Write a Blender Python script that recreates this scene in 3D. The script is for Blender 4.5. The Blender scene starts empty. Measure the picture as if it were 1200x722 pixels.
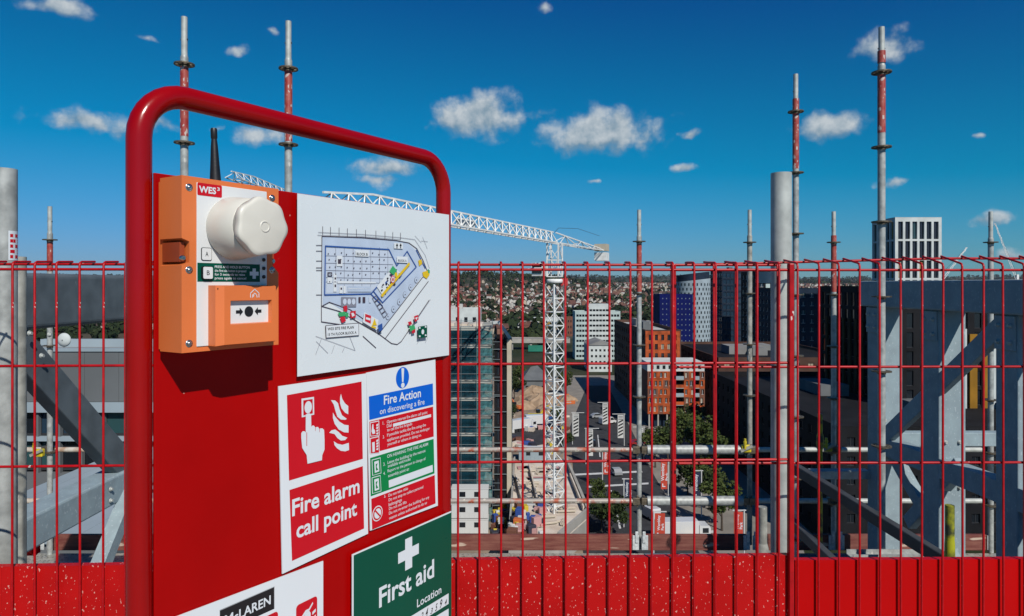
import bpy, math, random
from mathutils import Vector, Matrix
random.seed(7)
R = math.radians
SC = bpy.context.scene
COL = SC.collection
EYE = 1.1            # camera height above the roof deck (deck = z 0)
DROP = 42.0          # street level below the eye
GZ = EYE - DROP

# ------------------------------------------------------------------ camera
cd = bpy.data.cameras.new('camera'); cam = bpy.data.objects.new('camera', cd); COL.objects.link(cam)
cam.location = (0, 0, EYE); cam.rotation_euler = (R(90), 0, 0)
cd.sensor_width = 36; cd.lens = 24; cd.shift_y = -27/1200
cd.clip_start = 0.05; cd.clip_end = 30000
SC.camera = cam

# ------------------------------------------------------------------ sun, sky, exposure
SUN_DIR = Vector((0.328, -0.681, 0.654)).normalized()          # towards the sun
sd = bpy.data.lights.new('sun', 'SUN'); sun = bpy.data.objects.new('sun', sd); COL.objects.link(sun)
sd.energy = 5.0; sd.angle = R(0.5); sd.color = (1.0, 0.955, 0.89)
sun.rotation_euler = SUN_DIR.to_track_quat('Z', 'Y').to_euler()
sun.location = (20, -40, 60)

def make_world():
    w = bpy.data.worlds.new('World'); SC.world = w; w.use_nodes = True
    nt = w.node_tree; N = nt.nodes; L = nt.links
    N.clear()
    out = N.new('ShaderNodeOutputWorld'); bg = N.new('ShaderNodeBackground'); L.new(bg.outputs[0], out.inputs[0])
    bg.inputs[1].default_value = 0.09
    sky = N.new('ShaderNodeTexSky'); sky.sky_type = 'NISHITA'; sky.sun_disc = False
    sky.sun_elevation = math.asin(SUN_DIR.z); sky.sun_rotation = math.atan2(SUN_DIR.x, SUN_DIR.y)
    sky.altitude = 100; sky.air_density = 1.0; sky.dust_density = 0.25; sky.ozone_density = 3.0
    def m(op, a, b=None, c=None, clamp=False):
        n = N.new('ShaderNodeMath'); n.operation = op; n.use_clamp = clamp
        for i, x in enumerate((a, b, c)):
            if x is None: continue
            if isinstance(x, (int, float)): n.inputs[i].default_value = x
            else: L.new(x, n.inputs[i])
        return n.outputs[0]
    def vm(op, a, b=None):
        n = N.new('ShaderNodeVectorMath'); n.operation = op
        for i, x in enumerate((a, b)):
            if x is None: continue
            if isinstance(x, (tuple, list)): n.inputs[i].default_value = x
            else: L.new(x, n.inputs[i])
        return n
    tc = N.new('ShaderNodeTexCoord'); D = tc.outputs['Generated']
    sep = N.new('ShaderNodeSeparateXYZ'); L.new(D, sep.inputs[0])
    # clear dry air: deepen the blue
    sr = N.new('ShaderNodeSeparateColor'); L.new(sky.outputs[0], sr.inputs[0]); cc = N.new('ShaderNodeCombineColor')
    L.new(m('MULTIPLY', m('MAXIMUM', m('SUBTRACT', sr.outputs[0], 2.9), .05), .40), cc.inputs[0])
    ge = m('POWER', 2.71828, m('MULTIPLY', m('SUBTRACT', sr.outputs[1], 1.444), -.234)); L.new(m('MAXIMUM', m('MULTIPLY', m('SUBTRACT', 1.0, ge), 5.11), .4), cc.inputs[1])
    L.new(m('MULTIPLY', m('POWER', m('MULTIPLY', sr.outputs[2], .2), 1.12), 3.95), cc.inputs[2])
    skyc = cc.outputs[0]
    # fair-weather clouds, placed by compass bearing and elevation
    az = m('ARCTAN2', sep.outputs[0], sep.outputs[1]); el = m('ARCSINE', sep.outputs[2])
    cmb = N.new('ShaderNodeCombineXYZ'); L.new(az, cmb.inputs[0]); L.new(el, cmb.inputs[1])
    wn = N.new('ShaderNodeTexNoise'); wn.inputs['Scale'].default_value = 22; wn.inputs['Detail'].default_value = 3; L.new(D, wn.inputs['Vector'])
    wsub = vm('SUBTRACT', wn.outputs['Color'], (.5, .5, .5)); wsc = vm('MULTIPLY', wsub.outputs[0], (.05, .03, 0))
    pos = vm('ADD', cmb.outputs[0], wsc.outputs[0]).outputs[0]
    best = None; besth = None
    for (a, e, ww, hh, k) in CLOUDS:
        s = vm('SUBTRACT', pos, (a, e, 0)); q = vm('MULTIPLY', s.outputs[0], (1/ww, 1/hh, 0))
        ln = vm('LENGTH', q.outputs[0]); v = m('SUBTRACT', k+.08, ln.outputs['Value'])
        sp = N.new('ShaderNodeSeparateXYZ'); L.new(q.outputs[0], sp.inputs[0])
        if best is None: best = v; besth = sp.outputs[1]
        else:
            gt = m('GREATER_THAN', v, best)
            mx = N.new('ShaderNodeMix'); mx.data_type = 'FLOAT'; L.new(gt, mx.inputs[0]); L.new(besth, mx.inputs[2]); L.new(sp.outputs[1], mx.inputs[3])
            besth = mx.outputs[0]; best = m('MAXIMUM', best, v)
    def noise(scale, detail, vec, rough=.62):
        n = N.new('ShaderNodeTexNoise'); n.inputs['Scale'].default_value = scale; n.inputs['Detail'].default_value = detail
        n.inputs['Roughness'].default_value = rough; L.new(vec, n.inputs['Vector']); return n.outputs['Fac']
    n1 = noise(31, 9, D, .55); off = vm('ADD', D, (.006, -.004, .012)).outputs[0]; n2 = noise(31, 9, off, .55)
    nb = m('MULTIPLY', m('SUBTRACT', n1, .5), 1.75)
    dens = m('ADD', best, nb)
    mr = N.new('ShaderNodeMapRange'); mr.interpolation_type = 'SMOOTHSTEP'; L.new(dens, mr.inputs[0])
    mr.inputs[1].default_value = .02; mr.inputs[2].default_value = .8; mr.inputs[3].default_value = 0; mr.inputs[4].default_value = .92
    inside = N.new('ShaderNodeMapRange'); L.new(best, inside.inputs[0]); inside.inputs[1].default_value = -.35; inside.inputs[2].default_value = .05
    fac = m('MULTIPLY', mr.outputs[0], inside.outputs[0], clamp=True)
    # lit tops, greyer bases
    sh = m('ADD', m('MULTIPLY', m('SUBTRACT', n1, n2), 2.8), m('MULTIPLY', besth, .5))
    sh = m('ADD', sh, .5, clamp=True)
    cr = N.new('ShaderNodeMix'); cr.data_type = 'RGBA'; L.new(sh, cr.inputs[0])
    cr.inputs[6].default_value = CLOUD_LO; cr.inputs[7].default_value = CLOUD_HI
    mixc = N.new('ShaderNodeMix'); mixc.data_type = 'RGBA'; L.new(fac, mixc.inputs[0]); L.new(skyc, mixc.inputs[6]); L.new(cr.outputs[2], mixc.inputs[7])
    L.new(mixc.outputs[2], bg.inputs[0])
    w.cycles.sampling_method = 'MANUAL'; w.cycles.sample_map_resolution = 512

CLOUD_LO = (2.3, 3.4, 4.3, 1); CLOUD_HI = (6.2, 6.7, 7.0, 1)
def cloud_dir(px, py): return (math.atan((px-600)/800), math.atan((334-py)/math.hypot(800, px-600)))
CLOUDS = []
for (px, py, w_, h_, k) in [(562,135,62,30,1.0),(700,155,78,30,1.05),(68,8,45,16,.85),(100,142,75,24,.72),(190,146,34,18,.6),(305,158,60,22,.7),(250,150,25,10,.5),
        (462,198,58,22,.85),(975,146,55,22,.85),(1035,50,48,22,.85),(1160,256,32,11,.8),(1052,215,26,9,.75),(799,196,22,8,.7),(810,155,20,8,.7),
        (280,61,20,10,.7),(168,47,34,9,.45),(634,8,26,12,.45),(320,34,18,12,.4),(696,216,10,7,.5),(1148,158,12,8,.5),(1188,298,34,12,.7),(452,212,50,12,.7),
        (1420,120,120,40,1.0),(-330,60,130,40,1.0),(1700,220,110,26,.9)]:
    a, e = cloud_dir(px, py); CLOUDS.append((a, e, w_*.98/800*math.cos(a), h_*.95/800*math.cos(a), k))
for i in range(9):                                               # the same sky goes on behind the camera
    CLOUDS.append((R(75+i*25+random.uniform(-8, 8)) if i < 4 else R(-75-(i-4)*25+random.uniform(-8, 8)), R(random.uniform(8, 24)), random.uniform(.05, .1), random.uniform(.02, .035), .9))
make_world()
SC.view_settings.view_transform = 'Standard'; SC.view_settings.look = 'None'
SC.view_settings.exposure = 0.0; SC.view_settings.gamma = 1.0; SC.view_settings.use_curve_mapping = False
SC.render.engine = 'CYCLES'; SC.cycles.use_denoising = True
SC.cycles.max_bounces = 6; SC.cycles.transparent_max_bounces = 12

# ------------------------------------------------------------------ helpers
def W(px, py, Y): return Vector(((px-600)/800*Y, Y, EYE-(py-334)/800*Y))
def gy(py, drop=DROP): return drop*800/(py-334)
def GP(px, py, drop=DROP):
    Y = gy(py, drop); return Vector(((px-600)/800*Y, Y, EYE-drop))

def tag(o, label=None, cat=None, group=None, kind=None):
    if label: o['label'] = label
    if cat: o['category'] = cat
    if group: o['group'] = group
    if kind: o['kind'] = kind
    return o
def thing(name, label, cat, loc=(0, 0, 0), rz=0, group=None):
    o = bpy.data.objects.new(name, None); COL.objects.link(o); o.location = loc; o.rotation_euler = (0, 0, rz)
    o.empty_display_size = .1
    return tag(o, label, cat, group)
def inst(mesh, name, parent=None, loc=(0, 0, 0), rot=(0, 0, 0), scale=(1, 1, 1)):
    o = bpy.data.objects.new(name, mesh); COL.objects.link(o); o.parent = parent
    o.location = loc; o.rotation_euler = rot; o.scale = scale
    return o
def copy_tree(o, parent=None):
    c = o.copy(); COL.objects.link(c); c.parent = parent
    for ch in list(o.children): copy_tree(ch, c)
    return c

class MB:
    def __init__(s): s.v = []; s.f = []; s.m = []; s.sm = []
    def poly(s, pts, mi=0, sm=False):
        b = len(s.v); s.v += [tuple(p) for p in pts]; s.f.append(tuple(range(b, b+len(pts)))); s.m.append(mi); s.sm.append(sm)
    def faces(s, pts, fs, mi=0, sm=False):
        b = len(s.v); s.v += [tuple(p) for p in pts]
        for f in fs: s.f.append(tuple(b+i for i in f)); s.m.append(mi); s.sm.append(sm)
    def hexa(s, p, mi=0):
        s.faces(p, [(0, 3, 2, 1), (4, 5, 6, 7), (0, 1, 5, 4), (1, 2, 6, 5), (2, 3, 7, 6), (3, 0, 4, 7)], mi)
    def box(s, x0, x1, y0, y1, z0, z1, mi=0):
        s.hexa([(x0, y0, z0), (x1, y0, z0), (x1, y1, z0), (x0, y1, z0), (x0, y0, z1), (x1, y0, z1), (x1, y1, z1), (x0, y1, z1)], mi)
    def beam(s, a, b, w, h, mi=0, up=(0, 0, 1)):
        a = Vector(a); b = Vector(b); d = (b-a).normalized(); sx = d.cross(Vector(up))
        if sx.length < 1e-5: sx = Vector((1, 0, 0))
        sx.normalize(); u = sx.cross(d).normalized(); sx = sx*w/2; u = u*h/2
        s.hexa([a-sx-u, a+sx-u, b+sx-u, b-sx-u, a-sx+u, a+sx+u, b+sx+u, b-sx+u], mi)
    def tube(s, a, b, r, n=12, mi=0, r2=None, caps=True):
        a = Vector(a); b = Vector(b); d = (b-a).normalized(); t = Vector((0, 0, 1)) if abs(d.z) < .9 else Vector((1, 0, 0))
        x = d.cross(t).normalized(); y = d.cross(x); r2 = r if r2 is None else r2
        k = [(math.cos(2*math.pi*i/n), math.sin(2*math.pi*i/n)) for i in range(n)]
        p = [a+x*c*r+y*q*r for c, q in k]+[b+x*c*r2+y*q*r2 for c, q in k]
        s.faces(p, [(i, i+n, (i+1) % n+n, (i+1) % n) for i in range(n)], mi, True)
        if caps: s.poly(p[:n], mi); s.poly(p[n:][::-1], mi)
    def path(s, pts, r, n=10, mi=0, caps=True):
        pts = [Vector(p) for p in pts]; rings = []; x = None
        for i, p in enumerate(pts):
            d = ((pts[min(i+1, len(pts)-1)]-pts[max(i-1, 0)])).normalized()
            if x is None:
                t = Vector((0, 0, 1)) if abs(d.z) < .9 else Vector((1, 0, 0)); x = d.cross(t).normalized()
            else: x = (x-d*x.dot(d)).normalized()
            y = d.cross(x); rings.append([p+x*math.cos(2*math.pi*k/n)*r+y*math.sin(2*math.pi*k/n)*r for k in range(n)])
        fl = [q for g in rings for q in g]
        s.faces(fl, [(j*n+i, (j+1)*n+i, (j+1)*n+(i+1) % n, j*n+(i+1) % n) for j in range(len(rings)-1) for i in range(n)], mi, True)
        if caps: s.poly(rings[0], mi); s.poly(rings[-1][::-1], mi)
    def lathe(s, prof, n=16, c=(0, 0, 0), ax='z', mi=0, sm=True):
        pts = []
        for r, h in prof:
            for i in range(n):
                a = 2*math.pi*i/n; q = (r*math.cos(a), r*math.sin(a), h)
                if ax == 'y': q = (q[0], h, q[1])
                if ax == 'x': q = (h, q[0], q[1])
                pts.append((q[0]+c[0], q[1]+c[1], q[2]+c[2]))
        s.faces(pts, [(j*n+i, j*n+(i+1) % n, (j+1)*n+(i+1) % n, (j+1)*n+i) for j in range(len(prof)-1) for i in range(n)], mi, sm)
        s.poly(pts[:n][::-1], mi); s.poly(pts[-n:], mi)
    def prism(s, pts, d, mi=0, mi_side=None):
        d = Vector(d); a = [Vector(p) for p in pts]; b = [p+d for p in a]; n = len(a)
        s.poly(a[::-1], mi); s.poly(b, mi)
        for i in range(n): s.poly([a[i], a[(i+1) % n], b[(i+1) % n], b[i]], mi if mi_side is None else mi_side)
    def mesh(s, name, mats, org=(0, 0, 0)):
        me = bpy.data.meshes.new(name); o = Vector(org)
        me.from_pydata([tuple(Vector(p)-o) for p in s.v], [], s.f)
        for m_ in (mats if isinstance(mats, (list, tuple)) else [mats]): me.materials.append(m_)
        me.polygons.foreach_set('material_index', s.m); me.polygons.foreach_set('use_smooth', s.sm); me.update()
        return me
    def build(s, name, mats, parent=None, org=(0, 0, 0), bevel=0, loc=None, seg=2):
        me = s.mesh(name, mats, org); o = inst(me, name, parent)
        if loc is not None: o.location = loc
        elif parent is None: o.location = org
        if bevel:
            b = o.modifiers.new('bevel', 'BEVEL'); b.width = bevel; b.segments = seg; b.limit_method = 'ANGLE'; b.angle_limit = R(40)
        return o

# ------------------------------------------------------------------ materials
M = {}
AL = .75             # the photograph's whites and paints sit a little under nominal
def mat(name, col, rough=.6, metal=0.0, var=0.0, scale=5.0, col2=None, bump=0.0, bscale=None, spec=.5, coat=0, detail=5, fleck=None, lo=.35, hi=.65, stretch=None, alpha=None, trans=0, emit=None, ior=None):
    col = tuple(c*AL for c in col); col2 = col2 and tuple(c*AL for c in col2); fleck = fleck and (tuple(c*AL for c in fleck[0]), *fleck[1:])
    m_ = bpy.data.materials.new(name); m_.use_nodes = True; nt = m_.node_tree; N = nt.nodes; L = nt.links
    p = N['Principled BSDF']; p.inputs['Roughness'].default_value = rough; p.inputs['Metallic'].default_value = metal
    p.inputs['Specular IOR Level'].default_value = spec; p.inputs['Coat Weight'].default_value = coat; p.inputs['Coat Roughness'].default_value = .08
    p.inputs['Base Color'].default_value = (*col, 1)
    if trans: p.inputs['Transmission Weight'].default_value = trans
    if ior: p.inputs['IOR'].default_value = ior
    if alpha is not None: p.inputs['Alpha'].default_value = alpha
    vec = None
    if var or col2 or bump or fleck:
        tc = N.new('ShaderNodeTexCoord'); vec = tc.outputs['Object']
        if stretch:
            mp = N.new('ShaderNodeMapping'); mp.inputs['Scale'].default_value = stretch; L.new(vec, mp.inputs[0]); vec = mp.outputs[0]
    last = None
    if var or col2:
        n = N.new('ShaderNodeTexNoise'); n.inputs['Scale'].default_value = scale; n.inputs['Detail'].default_value = detail; L.new(vec, n.inputs['Vector'])
        mr = N.new('ShaderNodeMapRange'); mr.inputs[1].default_value = lo; mr.inputs[2].default_value = hi; L.new(n.outputs['Fac'], mr.inputs[0])
        mx = N.new('ShaderNodeMix'); mx.data_type = 'RGBA'; L.new(mr.outputs[0], mx.inputs[0])
        c2 = col2 if col2 else tuple(min(1, c*(1+var)) for c in col); c1 = col if col2 else tuple(c*(1-var) for c in col)
        mx.inputs[6].default_value = (*c1, 1); mx.inputs[7].default_value = (*c2, 1); last = mx.outputs[2]
        rr = N.new('ShaderNodeMapRange'); L.new(n.outputs['Fac'], rr.inputs[0]); rr.inputs[3].default_value = max(.05, rough-.08); rr.inputs[4].default_value = min(1, rough+.08); L.new(rr.outputs[0], p.inputs['Roughness'])
    if fleck:                                                    # (colour, scale, threshold, stretch)
        fc, fs, th, fst = fleck
        mp = N.new('ShaderNodeMapping'); mp.inputs['Scale'].default_value = fst; mp.inputs['Rotation'].default_value = (0, R(25), 0); L.new(tc.outputs['Object'], mp.inputs[0])
        n = N.new('ShaderNodeTexNoise'); n.inputs['Scale'].default_value = fs; n.inputs['Detail'].default_value = 3; L.new(mp.outputs[0], n.inputs['Vector'])
        mr = N.new('ShaderNodeMapRange'); mr.inputs[1].default_value = th; mr.inputs[2].default_value = th+.025; L.new(n.outputs['Fac'], mr.inputs[0])
        mx = N.new('ShaderNodeMix'); mx.data_type = 'RGBA'; L.new(mr.outputs[0], mx.inputs[0])
        if last: L.new(last, mx.inputs[6])
        else: mx.inputs[6].default_value = (*col, 1)
        mx.inputs[7].default_value = (*fc, 1); last = mx.outputs[2]
    if last: L.new(last, p.inputs['Base Color'])
    if bump:
        n = N.new('ShaderNodeTexNoise'); n.inputs['Scale'].default_value = bscale or scale*4; n.inputs['Detail'].default_value = 4; L.new(vec, n.inputs['Vector'])
        b = N.new('ShaderNodeBump'); b.inputs['Strength'].default_value = bump; b.inputs['Distance'].default_value = .01; L.new(n.outputs['Fac'], b.inputs['Height']); L.new(b.outputs[0], p.inputs['Normal'])
    M[name] = m_
    return m_

RED = (.56, .006, .008)
mat('red_board', (.41, .0006, .0006), .42, var=.07, scale=6, bump=.03, bscale=7, spec=.14, fleck=((.62, .25, .2), 75, .775, (1, 1, 1)))
mat('red_tube', (.33, .0008, .0010), .20, coat=.12, var=.05, scale=9, bump=.02, bscale=120, spec=.3)
mat('red_wire', (.44, .003, .006), .38, spec=.3, var=.18, scale=30, fleck=((.75, .6, .55), 90, .72, (1, 1, .6)))
mat('red_toe_clean', (.52, .0008, .0012), .33, spec=.15, var=.05, scale=4, bump=.03, bscale=8)
mat('red_toe_spatter', (.50, .006, .006), .40, spec=.15, var=.1, scale=8, fleck=((.74, .38, .32), 200, .664, (1.0, 1.0, .6)), bump=.04, bscale=20)
mat('orange', (.80, .195, .048), .40, var=.04, scale=10, bump=.03, bscale=400)
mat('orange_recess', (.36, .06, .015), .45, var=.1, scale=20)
mat('white_plate', (.80, .81, .80), .35, var=.02, scale=8)
mat('sign_white', (.80, .84, .86), .32, var=.015, scale=4)
mat('paper', (.76, .82, .84), .28, var=.02, scale=6, spec=.55, bump=.03, bscale=12)
mat('cream', (.74, .71, .62), .38, var=.03, scale=9, bump=.02, bscale=30)
mat('cream_rim', (.45, .43, .37), .5, var=.1, scale=40)
mat('black_plastic', (.010, .010, .011), .45, var=.3, scale=40)
mat('print_black', (.012, .012, .014), .4)
mat('print_grey', (.35, .36, .38), .5)
mat('print_red', (.62, .008, .018), .34, spec=.25, var=.03, scale=6)
mat('print_blue', (.003, .13, .66), .34, spec=.25, var=.03, scale=6)
mat('print_green', (.002, .24, .065), .34, spec=.25)
mat('print_darkgreen', (.001, .085, .050), .30, spec=.2, var=.05, scale=5)
mat('print_pale', (.76, .81, .84), .34)
mat('map_tint', (.52, .62, .76), .3, var=.06, scale=30)
mat('map_pale', (.60, .68, .79), .3)
mat('map_blue', (.03, .10, .36), .3)
mat('map_line', (.07, .05, .07), .3)
mat('map_thin', (.25, .26, .32), .3)
mat('map_yellow', (.80, .55, .02), .3)
mat('map_green', (.05, .42, .15), .3)
mat('map_red', (.62, .02, .04), .3)
mat('chrome', (.6, .6, .6), .25, metal=1)
mat('galv', (.40, .42, .40), .5, metal=.12, var=.22, scale=26, bump=.05, bscale=120, fleck=((.62, .60, .55), 30, .68, (1, 1, .4)))
mat('galv_old', (.33, .33, .29), .6, metal=.05, var=.3, scale=18, bump=.1, bscale=90, fleck=((.60, .57, .50), 22, .63, (1, 1, .5)))
mat('galv_bright', (.47, .50, .47), .5, metal=.1, var=.16, scale=22, bump=.06, bscale=60)
mat('worn_red', (.36, .035, .025), .5, col2=(.44, .10, .07), scale=24, fleck=((.62, .50, .45), 42, .60, (1, 1, .5)), bump=.1, bscale=80)
mat('rust_rail', (.40, .36, .32), .55, metal=.25, col2=(.42, .10, .05), scale=7, lo=.5, hi=.6, fleck=((.7, .66, .55), 34, .62, (1, 1, 1)))
mat('cream_rail', (.60, .56, .48), .6, col2=(.40, .27, .18), scale=11, lo=.48, hi=.7, bump=.1, bscale=60)
mat('rosette_metal', (.16, .13, .09), .5, metal=.5, var=.35, scale=40)
mat('yellow_paint', (.62, .50, .02), .5, var=.2, scale=30)
mat('yellow_green', (.45, .46, .02), .5, col2=(.06, .07, .03), scale=14, lo=.45, hi=.6)
mat('steel_grey', (.125, .15, .165), .5, spec=.2, var=.16, scale=7, bump=.04, bscale=30, fleck=((.3, .32, .32), 30, .76, (1, 1, .3)))
mat('steel_galv', (.33, .42, .45), .6, spec=.15, col2=(.28, .35, .38), scale=9, bump=.08, bscale=70, fleck=((.42, .50, .53), 60, .63, (1, 1, .7)))
mat('dark_steel', (.06, .065, .07), .5, metal=.2, var=.2, scale=9)
mat('toe_wood', (.15, .032, .024), .75, col2=(.24, .085, .06), scale=5, stretch=(1, 1, 8), bump=.2, bscale=30, fleck=((.55, .42, .33), 5, .66, (.4, 1, 3)))
mat('plank_metal', (.50, .49, .43), .5, metal=.4, var=.14, scale=14, fleck=((.20, .19, .16), 44, .58, (1, 1, 1)), bump=.4, bscale=55)
mat('plank_shade', (.16, .22, .28), .5, metal=.4, var=.2, scale=14, fleck=((.45, .47, .46), 20, .66, (1, 1, 1)), bump=.3, bscale=55)  # planks with the shadow on the deck painted in as dark blue
mat('concrete', (.30, .29, .27), .85, var=.2, scale=1.5, bump=.2, bscale=30)
mat('clip_white', (.62, .66, .66), .45, metal=.2, var=.2, scale=40)
# ================================================================== roof deck and own building (setting)
b = MB(); b.box(-14, 14, -9, 2.05, -.30, 0); tag(b.build('roof_deck', M['concrete']), kind='structure')
b = MB(); b.box(-14, 14, -9, 6.4, GZ, EYE-2.72); tag(b.build('building_mass', M['concrete']), kind='structure')
b = MB(); b.box(-13.9, 13.9, -8.9, 2.0, EYE-2.70, -.302); tag(b.build('upper_storey_wall', M['concrete']), kind='structure')

# ================================================================== red mesh barriers
def barrier(name, label, x0, y0, yaw, length, first, pitch, rows, toe_z, toe_mat, hook, endbar_l, endbar_r, rear_rise, group):
    root = thing(name, label, 'barrier', (x0, y0, 0), yaw, group)
    ztop = EYE+rows[0]; r = .0026
    # one vertical wire with its bent-over head
    zt = ztop+.017
    def wire(rise):
        w = MB(); w.path([(0, 0, .06), (0, 0, zt-.008), (0, .003, zt-.002), (0, .008, zt), (0, hook, zt+.002+rise)], r, 8); return w.mesh('wire', M['red_wire'])
    wm = wire(0)
    x = first
    while x < length-.01:
        inst(wire(rear_rise*min(1, x/.7)) if rear_rise else wm, 'wire', root, (x, 0, 0), (random.gauss(0, .0008), random.gauss(0, .0012), 0)); x += pitch
    for i, z in enumerate(rows):
        h = MB(); h.tube((0, .0055, EYE+z), (length, .0055, EYE+z), .0031, 8); h.build('rail_wire', M['red_wire'], root)
    h = MB(); h.path([(0, hook, zt-.004), (.7, hook, zt-.004+rear_rise), (length, hook, zt-.004+rear_rise)], .0031, 8); h.build('rail_wire', M['red_wire'], root)
    tz = EYE+toe_z
    t = MB(); t.box(0, length, .009, .0115, .05, tz); t.box(0, length, .0116, .026, tz-.0025, tz-.0002)
    t.build('toe_board', toe_mat, root)
    for xe, on in ((0, endbar_l), (length, endbar_r)):
        if on:
            e = MB(); e.box(xe-.0058, xe+.0058, -.004, .012, .05, zt-.002); e.build('end_bar', M['red_wire'], root, bevel=.002)
    for k in (.12, length-.3):                                   # feet under the toe board
        f = MB(); f.box(k-.03, k+.03, .0, .06, 0, .05); f.build('foot', M['red_wire'], root)
    return root
GRP = 'red mesh edge barriers along the roof'
xA, yA = W(14.3, 0, 1.535).x-.82, 1.535-.82*.0363
barrier('mesh_barrier', 'red wire mesh barrier with paint-spattered toe board behind the fire point board', xA, yA, R(2.08), 2.60, .02, .05,
        [.0354, -.183, -.410], -.637, M['red_toe_spatter'], .060, True, True, 0, GRP)
xB = W(788.5, 0, 1.646).x
barrier('mesh_barrier', 'red wire mesh barrier with clean glossy toe board in front of the steel frame', xB, 1.640, R(.6), 2.5, .05, .05,
        [.036, -.198, -.430], -.666, M['red_toe_clean'], 0.080, True, True, .018, GRP)

ZPL = EYE-2.545
# fence posts: plain scaffold tubes just behind the mesh
def post(px, Y, ytop, mat_, label, r=.0242, group=None, zb=0):
    p = W(px, ytop, Y); root = thing('fence_post', label, 'post', (p.x, Y, zb), 0, group)
    t = MB(); t.tube((0, 0, 0), (0, 0, p.z-zb), r, 24, caps=False)
    t.lathe([(r, p.z-zb), (r*.86, p.z-zb+.0005), (r*.84, p.z-zb-.05)], 24); t.build('tube', M[mat_], root)
    f = MB(); f.box(-.07, .07, -.07, .07, 0, .01); f.build('base_plate', M['galv_old'], root)
    return root
post(915.5, 1.80, 203, 'galv_bright', 'thick galvanised tube post rising above the mesh beside the overlapping barrier ends', r=.0265)
pl = post(5.5, 1.80, 198, 'galv', 'thick galvanised tube post with a red and white sticker', r=.0285)
post(22.5, 2.32, 301, 'galv_old', 'rough grey tube post ending at the mesh top beside the stickered post', r=.0215, zb=ZPL)
s_ = MB(); n_ = 8
for i in range(n_):                                              # sticker wrapped on the tube
    a0 = R(-38+i*8); a1 = R(-38+(i+1)*8)
    rr = .0289
    s_.poly([(rr*math.cos(a0), rr*math.sin(a0), EYE+.065), (rr*math.cos(a1), rr*math.sin(a1), EYE+.065), (rr*math.cos(a1), rr*math.sin(a1), EYE+.142), (rr*math.cos(a0), rr*math.sin(a0), EYE+.142)], 0, True)
st = s_.build('sticker', M['print_pale'], pl)
for k, wd in enumerate((.9, .5, .9, .6, .9)):                    # worn red capitals reading up the tube
    s_ = MB(); z0 = EYE+.070+k*.0138; rr = .0292
    for (p0, p1, q0, q1) in ((.1, .9, 0, .28), (.1, .9, .72, 1), (.1, .35, 0, 1), (.62*wd, .9*wd+.05, 0, 1)):
        a0 = R(-36+60*p0*.95); a1 = R(-36+60*p1*.95)
        s_.poly([(rr*math.cos(a0), rr*math.sin(a0), z0+q0*.0085), (rr*math.cos(a1), rr*math.sin(a1), z0+q0*.0085), (rr*math.cos(a1), rr*math.sin(a1), z0+q1*.0085), (rr*math.cos(a0), rr*math.sin(a0), z0+q1*.0085)])
        rr += .00008
    s_.build('lettering', M['print_red'], pl)

# ================================================================== ring-lock scaffold
ZP = EYE-2.545                                                    # scaffold platform level
def rosette_mesh():
    m_ = MB(); n = 32; t = .0045
    def ring(r0, r1):
        for i in range(n):
            a0, a1 = 2*math.pi*i/n, 2*math.pi*(i+1)/n
            q = [(r*math.cos(a), r*math.sin(a)) for r in (r0, r1) for a in (a0, a1)]
            m_.hexa([(*q[0], -t), (*q[1], -t), (*q[3], -t), (*q[2], -t), (*q[0], t), (*q[1], t), (*q[3], t), (*q[2], t)])
    ring(.0245, .036); ring(.052, .062)
    for k in range(8):
        a = k*math.pi/4; m_.beam((.034*math.cos(a), .034*math.sin(a), 0), (.054*math.cos(a), .054*math.sin(a), 0), .014 if k % 2 else .009, 2*t-.0008)
    m_.lathe([(.0275, -.018), (.0275, -.003)], 16)
    return m_.mesh('rosette', M['rosette_metal'])
ROS = rosette_mesh()
def standard(px, Y, ytop, yros, bands, label, spig=.26, tubemat='galv', zb=None):
    p = W(px, ytop, Y); zb = ZP if zb is None else zb
    root = thing('scaffold_standard', label, 'scaffold pole', (p.x, Y, zb), 0, 'upright ring-lock scaffold poles')
    H = p.z-zb; r = .02415
    t = MB(); t.tube((0, 0, 0), (0, 0, H-spig), r, 20, caps=False); t.lathe([(r, H-spig), (r, H-spig+.001), (.0205, H-spig+.012)], 20); t.build('tube', M[tubemat], root)
    s = MB(); s.tube((0, 0, H-spig-.02), (0, 0, H), .0192, 18, caps=False); s.lathe([(.0192, H), (.0165, H+.0005), (.0163, H-.03)], 18)
    s.build('spigot', M['galv_bright'], root)
    pin = MB(); pin.tube((-.023, 0, H-spig*.55), (.023, 0, H-spig*.55), .006, 8); pin.build('pin_hole', M['dark_steel'], root)
    z = EYE-(yros-334)/800*Y-zb
    while z > .05: inst(ROS, 'rosette', root, (0, 0, z), (0, 0, random.random())); z -= .5
    for (ya, yb) in bands:
        za, zz = EYE-(ya-334)/800*Y-zb, EYE-(yb-334)/800*Y-zb
        q = MB(); q.tube((0, 0, zz), (0, 0, za), r+.0008, 20, caps=False); q.build('paint_band', M['worn_red'], root)
    return root
standard(216, 4.35, 20, 75.5, [(76, 160)], 'tall scaffold pole with red band seen through the frame above the antenna')
standard(338, 4.50, 25, 80.6, [(82, 166)], 'tall scaffold pole with red band behind the top rail of the fire point board')
standard(932.5, 5.60, 87, 131, [(116, 198)], 'tall scaffold pole with red band beside the thick galvanised post')
standard(1033, 4.57, 32, 85, [(60, 74), (88, 156)], 'tallest red-banded scaffold pole in front of the white tower and steel frame')
standard(58.5, 6.45, 242, 281, [(284, 318)], 'short scaffold pole rising through the fence beside the stickered post')
standard(749, 6.60, 246, 283, [(286, 342)], 'scaffold pole with red upper band beside the brown apartment block')
standard(878.5, 6.70, 246, 284, [], 'plain grey scaffold pole with yellow coupler behind the overlapping mesh', tubemat='galv_old')
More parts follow.
